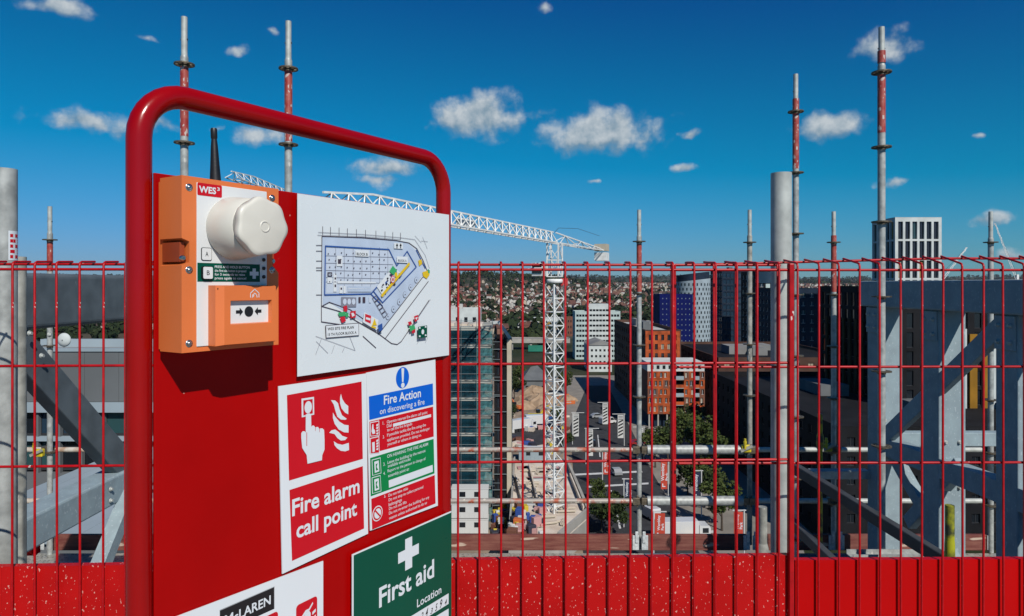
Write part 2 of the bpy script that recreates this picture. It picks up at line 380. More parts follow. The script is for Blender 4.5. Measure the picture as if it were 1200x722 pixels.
standard(977, 6.57, 248, 284, [(276, 342)], 'scaffold pole with red upper band in front of the dark gold building')
standard(1161, 6.50, 248, 284, [], 'plain scaffold pole behind the right end of the steel frame')
standard(455, 6.60, 250, 283, [], 'plain scaffold pole hidden behind the fire point board')

def clamp(p, m_, label):
    root = thing('scaffold_coupler', label, 'coupler', p, 0, 'yellow scaffold couplers')
    q = MB(); q.box(-.045, .045, -.075, -.03, -.035, .035); q.build('body', M[m_], root, bevel=.008)
    q = MB(); q.tube((-.02, -.085, .0), (-.02, -.085, .10), .012, 8); q.lathe([(.018, .055), (.018, .075)], 6, (-.02, -.085, 0)); q.build('bolt', M[m_], root)
    q = MB(); q.beam((-.06, -.08, -.02), (.05, -.085, .03), .02, .025); q.build('wedge', M['galv_old'], root)
YL = 6.56
clamp(W(872, 524, YL), 'yellow_paint', 'yellow coupler clamped on the guard rail beside the plain grey pole')
clamp(W(50, 529, 6.4), 'yellow_paint', 'yellow coupler on the guard rail beside the short pole by the stickered post')
clamp(W(966, 523, YL), 'yellow_green', 'yellow green coupler on the guard rail by the red-banded pole before the gold building')

def rail(pa, pb, Y, y, mat_, label, r=.0242, grp='scaffold guard rails'):
    a = W(pa, y, Y); c = W(pb, y, Y); root = thing('guard_rail', label, 'guard rail', (a.x, Y-.0, a.z), 0, grp)
    L_ = c.x-a.x
    t = MB(); t.tube((.05, 0, 0), (L_-.05, 0, 0), r, 16); t.build('tube', M[mat_], root)
    for x_, s in ((.03, 1), (L_-.03, -1)):
        h = MB(); h.box(x_-.035, x_+.035, -.026, .026, -.034, .034); h.beam((x_-s*.01, 0, -.06), (x_-s*.01, 0, .055), .012, .02); h.build('wedge_head', M['rosette_metal'], root, bevel=.004)
for (pa, pb, ma, la) in ((-60, 58, 'cream_rail', 'left of the short pole by the stickered post'), (58, 455, 'cream_rail', 'running behind the fire point board'), (455, 749, 'rust_rail', 'in front of the crane mast'),
                     (878, 977, 'galv_bright', 'beside the plain grey pole with yellow coupler'), (977, 1161, 'galv_bright', 'behind the steel frame columns')):
    rail(pa, pb, YL, 527, 'galv' if ma == 'rust_rail' and False else ma, 'upper scaffold guard rail ' + la)
    rail(pa, pb, YL, 587, ma, 'lower scaffold guard rail ' + la)
rail(752, 876, YL-.02, 527, 'galv', 'fat upper guard rail in front of the dark street building', r=.044)
rail(752, 876, YL-.02, 587, 'galv', 'fat lower guard rail in front of the dark street building', r=.046)

def toe(pa, pb, label):
    a = W(pa, 0, YL); c = W(pb, 0, YL); L_ = c.x-a.x
    root = thing('toe_board', label, 'toe board', (a.x, YL-.05, ZP), 0, 'scaffold toe boards')
    q = MB(); q.box(.04, L_-.04, 0, .036, .012, .162); q.build('board', M['toe_wood'], root, bevel=.004)
    for x_ in (.0, L_-.0):
        s = 1 if x_ == 0 else -1
        q = MB(); q.box(min(x_+s*.012, x_+s*.075), max(x_+s*.012, x_+s*.075), -.012, -.002, .02, .16); q.box(min(x_+s*.02, x_+s*.05), max(x_+s*.02, x_+s*.05), -.022, -.0125, .09, .2); q.build('bracket', M['clip_white'], root, bevel=.006)
toe(-60, 58, 'red timber toe board left of the short pole by the stickered post')
toe(58, 455, 'red timber toe board passing behind the fire point board')
toe(455, 749, 'scuffed brown red toe board below the crane mast')
toe(749, 878, 'dark red toe board below the white lorry')
toe(878, 977, 'red toe board beside the grey stub post')
toe(977, 1161, 'red toe board behind the steel frame columns')

plat = thing('scaffold_platform', 'perforated metal plank scaffold platform below the guard rails', 'platform', (0, 0, ZP), 0)
pk = MB(); pk.box(.004, 2.396, .004, .316, -.045, 0); pkm = [pk.mesh('plank', M['plank_metal']), pk.mesh('plank', M['plank_shade'])]
for i, x_ in enumerate((-7.2, -4.8, -2.4, 0.0, 1.25, 3.65)):
    for j in range(13):
        o = inst(pkm[1 if i == 4 else 0], 'plank', plat, (x_, 2.32+j*.32, -.001*(i % 2)))
        if i == 3: o.scale = (.52, 1, 1)
# pale kerb strip in front of the right frame, rubble plates
for (pa, pb, y_, Y, nm, la, ma) in ((1000, 1105, 655, 4.2, 'steel_channel', 'flat grey steel channel lying at the foot of the steel frame', 'galv'),):
    a, c = W(pa, y_, Y), W(pb, y_, Y); q = MB(); q.box(0, c.x-a.x, 0, .09, -.006, 0); q.box(0, c.x-a.x, 0, .006, 0, .025); q.box(0, c.x-a.x, .084, .09, 0, .025)
    o = q.build(nm, M[ma]); o.location = a; tag(o, la, 'channel')

# short stub posts behind the barrier
def stub(px, ya, Y, matn, label, zb, bulge=1.0):
    p = W(px, ya, Y); root = thing('stub_post', label, 'stub post', (p.x, Y, zb), 0, 'short stub posts behind the barrier')
    q = MB(); q.tube((0, 0, 0), (0, 0, p.z-zb), .022, 16); q.build('tube', M[matn], root)
    q = MB(); q.lathe([(.0225, p.z-zb-.33), (.0225+.0125*bulge, p.z-zb-.28), (.0225+.006*bulge, p.z-zb-.20), (.0225, p.z-zb-.18)], 16); q.build('collar', M[matn], root)
    q = MB(); q.box(-.07, .07, -.07, .07, 0, .008); q.build('base_plate', M['galv_old'], root)
stub(893.5, 594, 3.4, 'galv_old', 'short rough grey stub post behind the thick galvanised post', ZP)
stub(1113, 592, 3.5, 'yellow_green', 'short yellow and green stub post in front of the steel frame', ZP, .2)
stub(961, 485, 6.3, 'yellow_green', 'slim yellow topped jack post beside the red-banded pole', ZP)

# ================================================================== steel frames
fr = thing('plant_support_structure', 'grey galvanised steel frame with three columns and diagonal braces', 'steel frame', (3.2, 4.3, ZP), 0, 'plant steel frames on the lower roof')
O = fr.location
def sbeam(nm, a, c, w_, h_, mt, root, bev=.006):
    q = MB(); q.beam(a, c, w_, h_); return q.build(nm, M[mt], root, org=root.location, bevel=bev, loc=(0, 0, 0))
for yc in (4.42, 5.22, 6.05):
    q = MB(); q.box(3.2, 3.405, yc-.10, yc+.10, ZP+.012, EYE-.19); q.build('column', M['steel_galv'], fr, org=O, bevel=.010, loc=(0, 0, 0))
    q = MB(); q.box(3.13, 3.475, yc-.17, yc+.17, ZP, ZP+.012); q.build('base_plate', M['galv'], fr, org=O, loc=(0, 0, 0))
q = MB(); q.box(3.16, 3.42, 2.9, 6.22, EYE-.19, EYE+.035); q.build('top_beam', M['steel_galv'], fr, org=O, bevel=.014, loc=(0, 0, 0))
sbeam('side_rail', (3.262, 6.1, EYE-1.40), (3.262, 2.9, EYE-1.33), .12, .15, 'steel_galv', fr)
sbeam('brace', (3.23, 5.92, EYE-1.33), (3.23, 4.4, EYE-.20), .052, .13, 'steel_galv', fr)
sbeam('brace', (3.30, 5.92, EYE-1.45), (3.30, 5.05, EYE-2.1), .07, .11, 'steel_galv', fr)
sbeam('brace', (3.262, 4.95, EYE-1.30), (3.262, 5.6, EYE-1.95), .07, .11, 'steel_galv', fr)
sbeam('cross_tie', (3.42, 6.05, EYE-1.36), (4.9, 6.05, EYE-1.36), .1, .12, 'steel_galv', fr)
q = MB(); q.beam(W(930, 548, 4.9), W(1112, 660, 3.75), .05, .075)  # dark tone paints in the shade on this raking tube
o = q.build('raking_tube', M['dark_steel'], org=W(1112, 660, 3.75), bevel=.006); tag(o, 'dark raking steel tube leaning across the left column of the steel frame', 'brace tube', 'dark raking tubes beside the steel frame')
q = MB(); q.beam(W(915, 600, 5.0), W(985, 668, 4.3), .05, .07)
o = q.build('raking_tube', M['dark_steel'], org=W(985, 668, 4.3), bevel=.006); tag(o, 'short dark raking tube at the foot of the thick galvanised post', 'brace tube', 'dark raking tubes beside the steel frame')
# pale boxes / ledger ends left of the right frame
q = MB(); q.box(0, .52, 0, .1, 0, .075); o = q.build('steel_box_section', M['galv_bright'], bevel=.006); o.location = W(952, 562, 6.1); tag(o, 'pale steel box section fixed between the poles left of the steel frame', 'steel section')

fl = thing('plant_support_structure', 'dark grey painted steel frame with deep top beam and long diagonal', 'steel frame', (-2.8, 4.0, ZP), 0, 'plant steel frames on the lower roof')
O = fl.location
q = MB(); q.box(-3.0, -2.8, 3.75, 8.0, EYE-.262, EYE+.07); q.build('top_beam', M['steel_grey'], fl, org=O, bevel=.03, loc=(0, 0, 0), seg=4)
sbeam('brace', (-2.88, 3.75, EYE-.17), (-2.88, 5.35, EYE-1.62), .10, .20, 'steel_grey', fl, .008)
sbeam('bottom_chord', (-2.90, 3.60, EYE-1.45), (-2.90, 7.5, EYE-1.45), .2, .2, 'steel_galv', fl, .014)
q = MB(); q.box(-3.0, -2.8, 3.62, 3.80, ZP+.01, EYE-.20); q.build('column', M['steel_grey'], fl, org=O, bevel=.01, loc=(0, 0, 0))
q = MB(); q.box(-3.0, -2.8, 7.3, 7.5, ZP+.01, EYE-.262); q.build('column', M['steel_grey'], fl, org=O, bevel=.01, loc=(0, 0, 0))
q = MB(); q.beam((-2.78, 4.98, EYE-1.44), (-2.72, 4.32, EYE-2.0), .09, .012); q.beam((-2.735, 4.98, EYE-1.49), (-2.675, 4.32, EYE-2.05), .012, .1); q.build('angle_brace', M['steel_galv'], fl, org=O, loc=(0, 0, 0))
q = MB(); q.box(-2.3, -2.18, 5.9, 6.0, ZP+.001, ZP+.10); o = q.build('timber_offcut', M['toe_wood'], bevel=.004); tag(o, 'small brown timber offcut lying on the metal planks', 'timber')
# red rag/flange at the foot of the left frame
q = MB()
for i in range(7):
    a = i*.9; q.poly([(.05*math.cos(a), -.02+.01*math.sin(3*a), .05*math.sin(a)), (.075*math.cos(a+.5), -.03, .06*math.sin(a+.5)), (.05*math.cos(a+1.2), .0, .06*math.sin(a+1.2)), (0, -.04, 0)])
o = q.build('red_rag', M['red_toe_clean']); o.location = W(40, 642, 5.2); tag(o, 'crumpled red rag caught below the bottom chord of the left frame', 'rag')

# bolted joints of the two frames
bh = MB(); bh.lathe([(.016, 0), (.016, -.006), (.010, -.0065), (.010, -.018)], 8, (0, 0, 0), 'x'); bhm = bh.mesh('bolt', M['galv_bright'])
for (root, x_, pts) in ((fl, -2.795, [(3.95, -.28), (4.12, -.30), (4.05, -.42), (5.1, -1.38), (5.22, -1.45), (4.75, -1.42), (4.75, -1.50), (6.2, -.1), (6.35, -.1)]), ):
    for (y_, z_) in pts: inst(bhm, 'bolt', root, (x_-root.location.x, y_-root.location.y, EYE+z_-root.location.z), (0, 0, math.pi))
for yc in (4.42, 5.22, 6.05):
    q = MB(); q.box(3.186, 3.199, yc-.09, yc+.09, EYE-.42, EYE-.2); q.build('gusset_plate', M['steel_galv'], fr, org=fr.location, loc=(0, 0, 0), bevel=.002)
    for dy in (-.055, .055):
        for dz in (-.37, -.26): inst(bhm, 'bolt', fr, (3.186-fr.location.x, yc+dy-fr.location.y, EYE+dz-fr.location.z))
    for dx in (.05, .155):
        for dz in (-1.18, -1.52): inst(bhm, 'bolt', fr, (3.2+dx-fr.location.x, yc-.1-fr.location.y, EYE+dz-fr.location.z), (0, 0, math.pi/2))
# ================================================================== fire point board
TH = math.atan(507/800); S_, C_ = math.sin(TH), math.cos(TH)
BX0, BY0 = (163-600)/800*.913, .913
BC = C_*BX0-S_*BY0
BRZ = math.pi/2-TH
def BU(px, py, w=0.0):
    """pixel -> board coordinates (u along the board, v up from eye level) on the plane w in front of the sign plane"""
    a = (px-600)/800; Y = (BC+w)/(C_*a-S_); X = a*Y
    return S_*(X-BX0)+C_*(Y-BY0), -(py-334)/800*Y
def BW(u, w, v): return Vector((BX0+S_*u+C_*w, BY0+C_*u-S_*w, EYE+v))

trolley = thing('fire_point_board', 'red tubular fire point stand with a red back panel full of signs', 'fire point', BW(0, 0, -EYE), BRZ)
def tub():
    u0, u1, vt, rad = .0065, .6715, .268+EYE, .068; pts = [(u0, .012, .02)]
    pts.append((u0, .012, vt-rad))
    for i in range(1, 9):
        a = math.pi-i*math.pi/16; pts.append((u0+rad+rad*math.cos(a), .012, vt-rad+rad*math.sin(a)))
    for i in range(0, 9):
        a = math.pi/2-i*math.pi/16; pts.append((u1-rad+rad*math.cos(a), .012, vt-rad+rad*math.sin(a)))
    pts.append((u1, .012, .02))
    return pts
q = MB(); q.path(tub(), .0163, 28); q.build('tube_frame', M['red_tube'], trolley)
q = MB(); q.box(.022, .656, .002, .006, .25, EYE+.1535); q.build('back_panel', M['red_board'], trolley, bevel=.001)
for x_ in (.0065, .6715):
    q = MB(); q.beam((x_, -.25, .03), (x_, .30, .03), .04, .04); q.build('base_bar', M['red_tube'], trolley, bevel=.006)
    for y_ in (-.22, .27):
        q = MB(); q.lathe([(.028, -.011), (.03, -.006), (.03, .006), (.028, .011)], 16, (x_+.033, y_, .03), 'x'); q.build('wheel', M['black_plastic'], trolley)

class Sign:
    def __init__(s, name, label, u0, v0, w0, cat='sign', group='signs on the fire point board'):
        s.u0, s.v0, s.w0 = u0, v0, w0
        s.root = thing(name, label, cat, BW(u0, w0, v0), BRZ, group)
    def loc(s, u, v, w): return (u-s.u0, -(w-s.w0), v-s.v0)
    def plate(s, pts, m_, t=.0018, name='plate', bevel=.0004):
        q = MB(); q.prism([s.loc(u, v, s.w0) for u, v in pts], (0, -t, 0)); o = q.build(name, m_, s.root)
        s.top = s.w0+t; return o
    def flat(s, pts, m_, lay=1, name='print', parent=None):
        q = MB(); q.poly([s.loc(u, v, s.top+lay*.0003) for u, v in pts]); return q.build(name, m_, parent or s.root)
    def pflat(s, pix, m_, lay=1, name='print'): return s.flat([BU(*p) for p in pix], m_, lay, name)
    def rect(s, u0, v0, u1, v1, m_, lay=1, name='print'): return s.flat([(u0, v0), (u1, v0), (u1, v1), (u0, v1)], m_, lay, name)
    def lines(s, segs, wd, m_, lay=2, name='line_work', closed=False):
        q = MB()
        for sg in segs:
            for a, c in zip(sg[:-1], sg[1:]):
                dx, dy = c[0]-a[0], c[1]-a[1]; l = math.hypot(dx, dy) or 1; nx, ny = -dy/l*wd/2, dx/l*wd/2; ex, ey = dx/l*wd*.3, dy/l*wd*.3
                q.poly([s.loc(x_, y_, s.top+lay*.0003) for x_, y_ in ((a[0]+nx-ex, a[1]+ny-ey), (a[0]-nx-ex, a[1]-ny-ey), (c[0]-nx+ex, c[1]-ny+ey), (c[0]+nx+ex, c[1]+ny+ey))])
        return q.build(name, m_, s.root)
    def disc(s, cu, cv, ru, rv, m_, lay=1, n=28, name='print'):
        return s.flat([(cu+ru*math.cos(2*math.pi*i/n), cv+rv*math.sin(2*math.pi*i/n)) for i in range(n)], m_, lay, name)
    def text(s, body, u0, v0, width, m_, lay=2, bold=0.0, height=None, shear=0, rot=0, name='lettering', parent=None):
        c = bpy.data.curves.new('lettering', 'FONT'); c.body = body; c.size = 1; c.offset = bold; c.shear = shear; c.resolution_u = 3
        o = bpy.data.objects.new('lettering', c); me = bpy.data.meshes.new_from_object(o)
        bpy.data.objects.remove(o); bpy.data.curves.remove(c)
        xs = [v.co.x for v in me.vertices]; ys = [v.co.y for v in me.vertices]
        k = width/(max(xs)-min(xs)); ky = k if height is None else height/(max(ys)-0 if max(ys) > 0 else 1)
        x0 = min(xs); cr, sr = math.cos(rot), math.sin(rot)
        for v in me.vertices:
            a, b_ = (v.co.x-x0)*k, v.co.y*ky
            v.co = s.loc(u0+a*cr-b_*sr, v0+a*sr+b_*cr, s.top+lay*.0003)
        me.materials.append(m_); me.update(); me.name = name
        return inst(me, name, parent or s.root)
    def ptext(s, body, pl, pb, pr, m_, lay=2, bold=0.0, cap=None, name='lettering'):
        """left pixel, baseline pixel y there, right pixel, optional cap height in pixels at the left"""
        u0, v0 = BU(pl, pb); u1, _ = BU(pr, pb); h = None
        if cap: h = BU(pl, pb-cap)[1]-v0
        return s.text(body, u0, v0, u1-u0, m_, lay, bold, h, name=name)
def sub(pts, n=1): return pts

PW = M['print_pale']
# ---- fire alarm call point sign
sg = Sign('call_point_sign', 'white and red fire alarm call point sign with pressing hand pictogram', .226, -.467, .0005)
sg.plate([(.2245, -.1635), (.4225, -.1645), (.427, -.4635), (.232, -.4690)], M['sign_white'])
rp = [(335, 463), (422.5, 447), (424, 537.5), (337.5, 563)]
sg.pflat(rp, M['print_red'], 1, 'pictogram_field')
sg.pflat([(338, 574), (424, 546), (425.5, 619), (341, 657)], M['print_red'], 1, 'text_field')
def z7(x, y): return (325+x/6.018, 440+y/6.018)
def P(sgn, pts, m_, lay=2, name='pictogram'): return sgn.flat([BU(*z7(*p)) for p in pts], m_, lay, name)
P(sg, [(162, 163), (250, 150), (252, 275), (164, 295)], PW); P(sg, [(174, 175), (240, 165), (241, 266), (175, 281)], M['print_red'], 3)
c0 = BU(*z7(208, 223)); e0 = BU(*z7(234, 223)); t0 = BU(*z7(208, 180)); sg.disc(c0[0], c0[1], e0[0]-c0[0], t0[1]-c0[1], PW, 4, name='pictogram')
hand = [(190, 275), (200, 268), (218, 266), (227, 272), (229, 360), (236, 352), (248, 352), (257, 366), (264, 362), (276, 362), (286, 376), (294, 372), (308, 372), (319, 384), (322, 450), (322, 520), (306, 560), (304, 596), (202, 621), (196, 560), (165, 510), (158, 440), (158, 405), (168, 392), (180, 391), (189, 400)]
P(sg, hand, PW, 5)
P(sg, [(194, 400), (198, 400), (198, 495), (194, 495)], M['print_red'], 6)
for k in ((257, 366, 390), (286, 376, 398)): P(sg, [(k[0]-1.5, k[1]), (k[0]+1.5, k[1]), (k[0]+1, k[2]), (k[0]-1, k[2])], M['print_red'], 6)
fl_ = [[(440, 128), (450, 165), (468, 195), (492, 215), (492, 273), (470, 262), (445, 232), (434, 195), (434, 160)],
       [(370, 173), (400, 176), (420, 195), (430, 235), (448, 280), (482, 305), (470, 312), (440, 310), (415, 290), (402, 250), (390, 205)],
       [(384, 260), (400, 290), (430, 325), (465, 347), (494, 350), (494, 402), (462, 400), (425, 380), (396, 340), (384, 300)],
       [(357, 403), (375, 385), (400, 380), (425, 398), (450, 425), (486, 437), (470, 455), (440, 458), (415, 440), (395, 412)],
       [(390, 463), (415, 480), (450, 488), (496, 474), (498, 525), (470, 534), (440, 530), (412, 512), (395, 490)]]
for f_ in fl_: P(sg, f_, PW, 2)
sg.ptext('Fire alarm', 341, 604.5, 420, PW, 2, .022)
sg.ptext('call point', 346, 630.5, 417, PW, 2, .022)

# ---- fire action notice
sa = Sign('fire_action_notice', 'white fire action notice with blue, red and green instruction blocks', .43, -.462, .0004)
sa.plate([(.4228, -.1632), (.6260, -.1575), (.6345, -.4680), (.4330, -.4600)], M['sign_white'])
def z5(x, y): return (425+x/6.568, 420+y/6.564)
def z6(x, y): return (425+x/6.02, 510+y/6.017)
def F5(pts, m_, lay=1, name='print', f=z5): return sa.flat([BU(*f(*p)) for p in pts], m_, lay, name)
c0 = BU(*z5(300, 148)); e0 = BU(*z5(350, 148)); t0 = BU(*z5(300, 66)); sa.disc(c0[0], c0[1], e0[0]-c0[0], t0[1]-c0[1], M['print_blue'], 1, name='mandatory_disc')
F5([(290, 78), (300, 74), (311, 78), (306, 180), (295, 182)], PW, 2, 'exclamation_mark'); c1 = BU(*z5(301, 206)); sa.disc(c1[0], c1[1], .0052, .0052, PW, 2, name='exclamation_mark')
F5([(40, 293), (533, 192), (536, 355), (44, 473)], M['print_blue'], 1, 'heading_field')
sa.ptext('Fire Action', *z5(155, 355), z5(440, 0)[0], PW, 2, .018)
sa.ptext('on discovering a fire', *z5(124, 430), z5(468, 0)[0], PW, 2, .006)
F5([(44, 487), (535, 370), (540, 600), (110, 716), (48, 730)], M['print_red'], 1, 'text_field')
def tl(body, x, y, xr, f, m_=PW): sa.ptext(body, *f(x, y), f(xr, 0)[0], m_, 2, .004)
tl('1.', 146, 510, 158, z5); tl('Operate nearest fire alarm call point', 178, 500, 490, z5); tl('Dial', 178, 532, 214, z5)
F5([(226, 502), (518, 428), (518, 450), (226, 526)], PW, 2, 'blank_field')
tl('to call the fire brigade', 180, 562, 372, z5)
tl('2.', 146, 615, 160, z5); tl('If possible tackle the fire using the', 180, 600, 478, z5); tl('appliances provided. Do not endanger', 180, 638, 508, z5); tl('yourself or others in doing so.', 182, 672, 444, z5)
for k, (ya, yb) in enumerate(((492, 600), (612, 735))):
    F5([(47, ya), (118, ya-16), (122, yb-8), (50, yb)], PW, 2, 'icon_frame'); F5([(52, ya+5), (113, ya-8), (117, yb-13), (55, yb-6)], M['print_red'], 3, 'icon_field')
    F5([(64, ya+14), (72, ya+12), (74, yb-60), (84, yb-48), (86, yb-24), (66, yb-18), (58, yb-40)] if k == 0 else [(62, ya+34), (82, ya+28), (84, yb-20), (66, yb-14)], PW, 4, 'icon')
    for j in range(4): F5([(96, ya+14+j*22), (112, ya+8+j*22), (108, ya+26+j*22), (94, ya+30+j*20)], PW, 4, 'icon')
F5([(46, 160), (494, 25), (500, 268), (50, 430)], M['print_green'], 1, 'text_field', z6)
tl('ON HEARING THE FIRE ALARM', 166, 160, 454, z6)
tl('3.', 138, 216, 152, z6); tl('Leave the building by the nearest', 168, 202, 436, z6); tl('available exit/route', 170, 228, 330, z6)
tl('4.', 138, 280, 152, z6); tl('Report to the person in charge of', 168, 262, 436, z6); tl('assembly point at:', 172, 296, 320, z6)
F5([(176, 318), (486, 208), (488, 256), (178, 370)], PW, 2, 'blank_field', z6)
for k, (ya, yb) in enumerate(((172, 285), (297, 412))):
    F5([(56, ya), (118, ya-17), (124, yb-18), (60, yb)], PW, 2, 'icon_frame', z6); F5([(60, ya+4), (115, ya-11), (120, yb-22), (64, yb-5)], M['print_green'], 3, 'icon_field', z6)
    F5([(72, ya+14), (104, ya+4), (108, yb-32), (76, yb-20)], PW, 4, 'icon', z6); F5([(82, ya+30), (96, ya+24), (88, ya+50), (100, yb-44), (84, yb-36)], M['print_green'], 5, 'icon', z6)
F5([(54, 448), (502, 280), (508, 480), (60, 665)], M['print_red'], 1, 'text_field', z6)
tl('5.', 144, 440, 156, z6); tl('Do not take risks', 174, 434, 312, z6); tl('Do not stop to collect personal', 176, 466, 420, z6); tl('belongings', 176, 500, 268, z6)
tl('Do not use lifts', 178, 528, 302, z6); tl('Do not re-enter the building for any', 178, 560, 462, z6); tl('reason unless authorised to do so', 180, 594, 446, z6)
c0 = BU(*z6(97, 550)); e0 = BU(*z6(133, 550)); t0 = BU(*z6(97, 496)); du, dv = e0[0]-c0[0], t0[1]-c0[1]
sa.disc(*c0, du, dv, PW, 2, name='prohibition_ring'); sa.disc(*c0, du*.86, dv*.86, M['print_red'], 3, name='prohibition_ring'); sa.disc(*c0, du*.66, dv*.66, PW, 4, name='prohibition_ring')
sa.lines([[(c0[0]-du*.55, c0[1]+dv*.55), (c0[0]+du*.55, c0[1]-dv*.55)]], .003, M['print_red'], 5, 'prohibition_bar')

# ---- first aid sign
s1 = Sign('first_aid_sign', 'dark green first aid location sign with white cross', .381, -.88, .0065)
s1.plate([(.381, -.4860), (.6735, -.4895), (.6735, -.880), (.381, -.880)], M['sign_white'])
s1.flat([(.384, -.4885), (.6735, -.4920), (.6735, -.878), (.384, -.878)], M['print_darkgreen'], 1, 'field')
def z3(x, y): return (220+x/3.75, 640+y/3.75)
def z3b(x, y): return (310+x/2.243, 400+y/2.243)
cr = [(361, 513), (381, 507), (381, 540), (397, 535), (397, 562), (381, 568), (382, 596), (361, 603), (361, 575), (341, 582), (341, 553), (361, 547)]
u_, v_ = BU(*z3b(370, 555)); a_ = .0105; l_ = .031
s1.flat([(u_-a_, v_-l_), (u_+a_, v_-l_), (u_+a_, v_-a_), (u_+l_, v_-a_), (u_+l_, v_+a_), (u_+a_, v_+a_), (u_+a_, v_+l_), (u_-a_, v_+l_), (u_-a_, v_+a_), (u_-l_, v_+a_), (u_-l_, v_-a_), (u_-a_, v_-a_)], PW, 2, 'cross')
s1.ptext('First aid', *z3b(292, 697), z3b(437, 0)[0], PW, 2, .020)
s1.ptext('Location', *z3b(392, 697), z3b(456, 0)[0], PW, 2, .012)
s1.flat([BU(*z3(922, 330)), BU(*z3(1132, 203)), BU(*z3(1132, 249)), BU(*z3(922, 380))], PW, 2, 'blank_field')
s1.flat([BU(*z3(922, 395)), BU(*z3(1132, 270)), BU(*z3(1132, 316)), BU(*z3(922, 446))], PW, 2, 'blank_field')
for k, ch in enumerate('0786243594'):
    ux, vx = BU(*z3(925+k*21, 372-k*12.9)); s1.text(ch, ux, vx, .0085, M['print_black'], 3, .01, .011+.003*(k % 3), shear=.35, name='handwriting')
# ---- site safety sign with contractor logo
s2 = Sign('site_safety_sign', 'white site safety sign with black contractor logo and fire extinguisher symbol', .05, -.86, .0002)
s2.plate([(.049, -.4640), (.3185, -.4775), (.3185, -.86), (.049, -.86)], M['sign_white'])
s2.flat([BU(256.5, 714.5), BU(320.4, 687), BU(320.4, 713), BU(256.5, 742)], M['print_black'], 1, 'logo_field')
s2.ptext('M', 262, 733, 272, PW, 2, .02); s2.ptext('c', 273, 727.5, 278, PW, 2, .02); s2.ptext('LAREN', 279, 724.5, 316, PW, 2, .02)
s2.lines([[BU(256.8, 714.8), BU(320.2, 687.3), BU(320.2, 712.6)]], .0009, M['print_grey'], 2, 'logo_border')
def rr(cu, cv, hu, hv, r, n=5):
    o_ = []
    for (sx, sy, a0) in ((1, 1, 0), (-1, 1, 90), (-1, -1, 180), (1, -1, 270)):
        for i in range(n+1):
            a = R(a0+90*i/n); o_.append((cu+sx*(hu-r)+r*math.cos(a), cv+sy*(hv-r)+r*math.sin(a)))
    return o_
for (px_, py_) in ((358.5, 727), (311, 747)):
    cu, cv = BU(px_, py_); s2.flat(rr(cu, cv, .0225, .034, .006), M['print_red'], 1, 'symbol_field')
    s2.flat([(cu-.006, cv-.03), (cu+.008, cv-.03), (cu+.008, cv+.010), (cu+.004, cv+.016), (cu-.002, cv+.016), (cu-.006, cv+.010)], PW, 2, 'symbol')
    s2.flat([(cu-.016, cv+.008), (cu-.003, cv+.019), (cu+.004, cv+.019), (cu+.012, cv+.027), (cu+.013, cv+.024), (cu+.005, cv+.0155), (cu-.003, cv+.0145), (cu-.015, cv+.003)], PW, 3, 'symbol')
    for j in range(4): s2.flat([(cu+.0115, cv+.010-j*.010), (cu+.019, cv+.013-j*.010), (cu+.019, cv+.008-j*.010), (cu+.0115, cv+.005-j*.010)], PW, 2, 'symbol')
cu, cv = .19, -.66
s2.rect(.07, -.84, .30, -.60, M['print_blue'], 1, 'text_field')

# ---- site plan sheet
mp = Sign('site_fire_plan', 'laminated white site fire plan with blue tinted floor drawing', .2582, -.1513, .0068, 'plan sheet')
mp.plate([(.2582, -.1513), (.6663, -.1513), (.6663, .1513), (.2582, .1513)], M['paper'], t=.0006, name='sheet')
def q2(x, y): return BU(330+x/3.281, 220+y/3.281)
def ML(pl, wd, m_, lay=3): return mp.lines([[q2(*p) for p in s] for s in pl], wd*1.3, M[m_], lay)
def MP(pts, m_, lay=1, name='print'): return mp.flat([q2(*p) for p in pts], M[m_], lay, name)
MP([(145, 189), (300, 196), (430, 206), (474, 214), (506, 242), (532, 300), (540, 325), (365, 560), (300, 517), (170, 440), (146, 452)], 'map_tint', 1, 'plan_area')
MP([(160, 232), (398, 243), (425, 300), (345, 388), (328, 402), (160, 405)], 'map_pale', 2, 'plan_area')
ML([[(142, 187), (300, 193), (430, 204), (478, 213), (508, 235), (532, 280), (552, 330)], [(142, 187), (140, 455), (210, 475), (362, 562)], [(140, 455), (140, 515), (210, 525)], [(142, 455), (170, 440), (250, 468), (345, 535)],
    [(362, 562), (410, 598), (432, 602), (448, 590), (555, 432)], [(552, 360), (385, 580)], [(545, 325), (362, 560)], [(300, 570), (350, 615)]], .0011, 'map_line', 4)
ML([[(128, 172), (300, 180), (440, 192), (500, 200), (540, 260), (556, 310)], [(125, 183), (300, 188), (445, 200)], [(560, 430), (470, 560)]], .0006, 'map_thin', 4)
ML([[(155, 225), (400, 238), (430, 300)], [(155, 225), (152, 412), (330, 408), (360, 375)], [(430, 300), (470, 245), (505, 305), (375, 442), (340, 398)], [(505, 240), (540, 310)], [(330, 408), (375, 455)]], .0018, 'map_blue', 5)
ML([[(x_, 230), (x_, 400)] for x_ in (195, 228, 262, 296, 330, 364, 396)]+[[(158, y_), (415, y_+6)] for y_ in (262, 290, 318, 345, 362)], .0006, 'map_thin', 4)
ML([[(x_, 150+(x_-145)*.08), (x_, 182+(x_-145)*.06)] for x_ in (145, 175, 208, 240, 275, 310, 350, 385, 415, 445)]+[[(120, y_), (142, y_)] for y_ in (222, 244, 282, 308, 318, 412)], .0008, 'map_line', 4)
ML([[(118, 570), (270, 625)], [(120, 590), (165, 635)], [(140, 580), (118, 640)], [(190, 605), (180, 635)], [(228, 615), (220, 632)], [(248, 570), (270, 625)], [(500, 185), (525, 212)], [(530, 190), (548, 235)], [(525, 205), (550, 208)], [(508, 600), (520, 580)], [(540, 595), (550, 575)]], .0005, 'map_thin', 4)
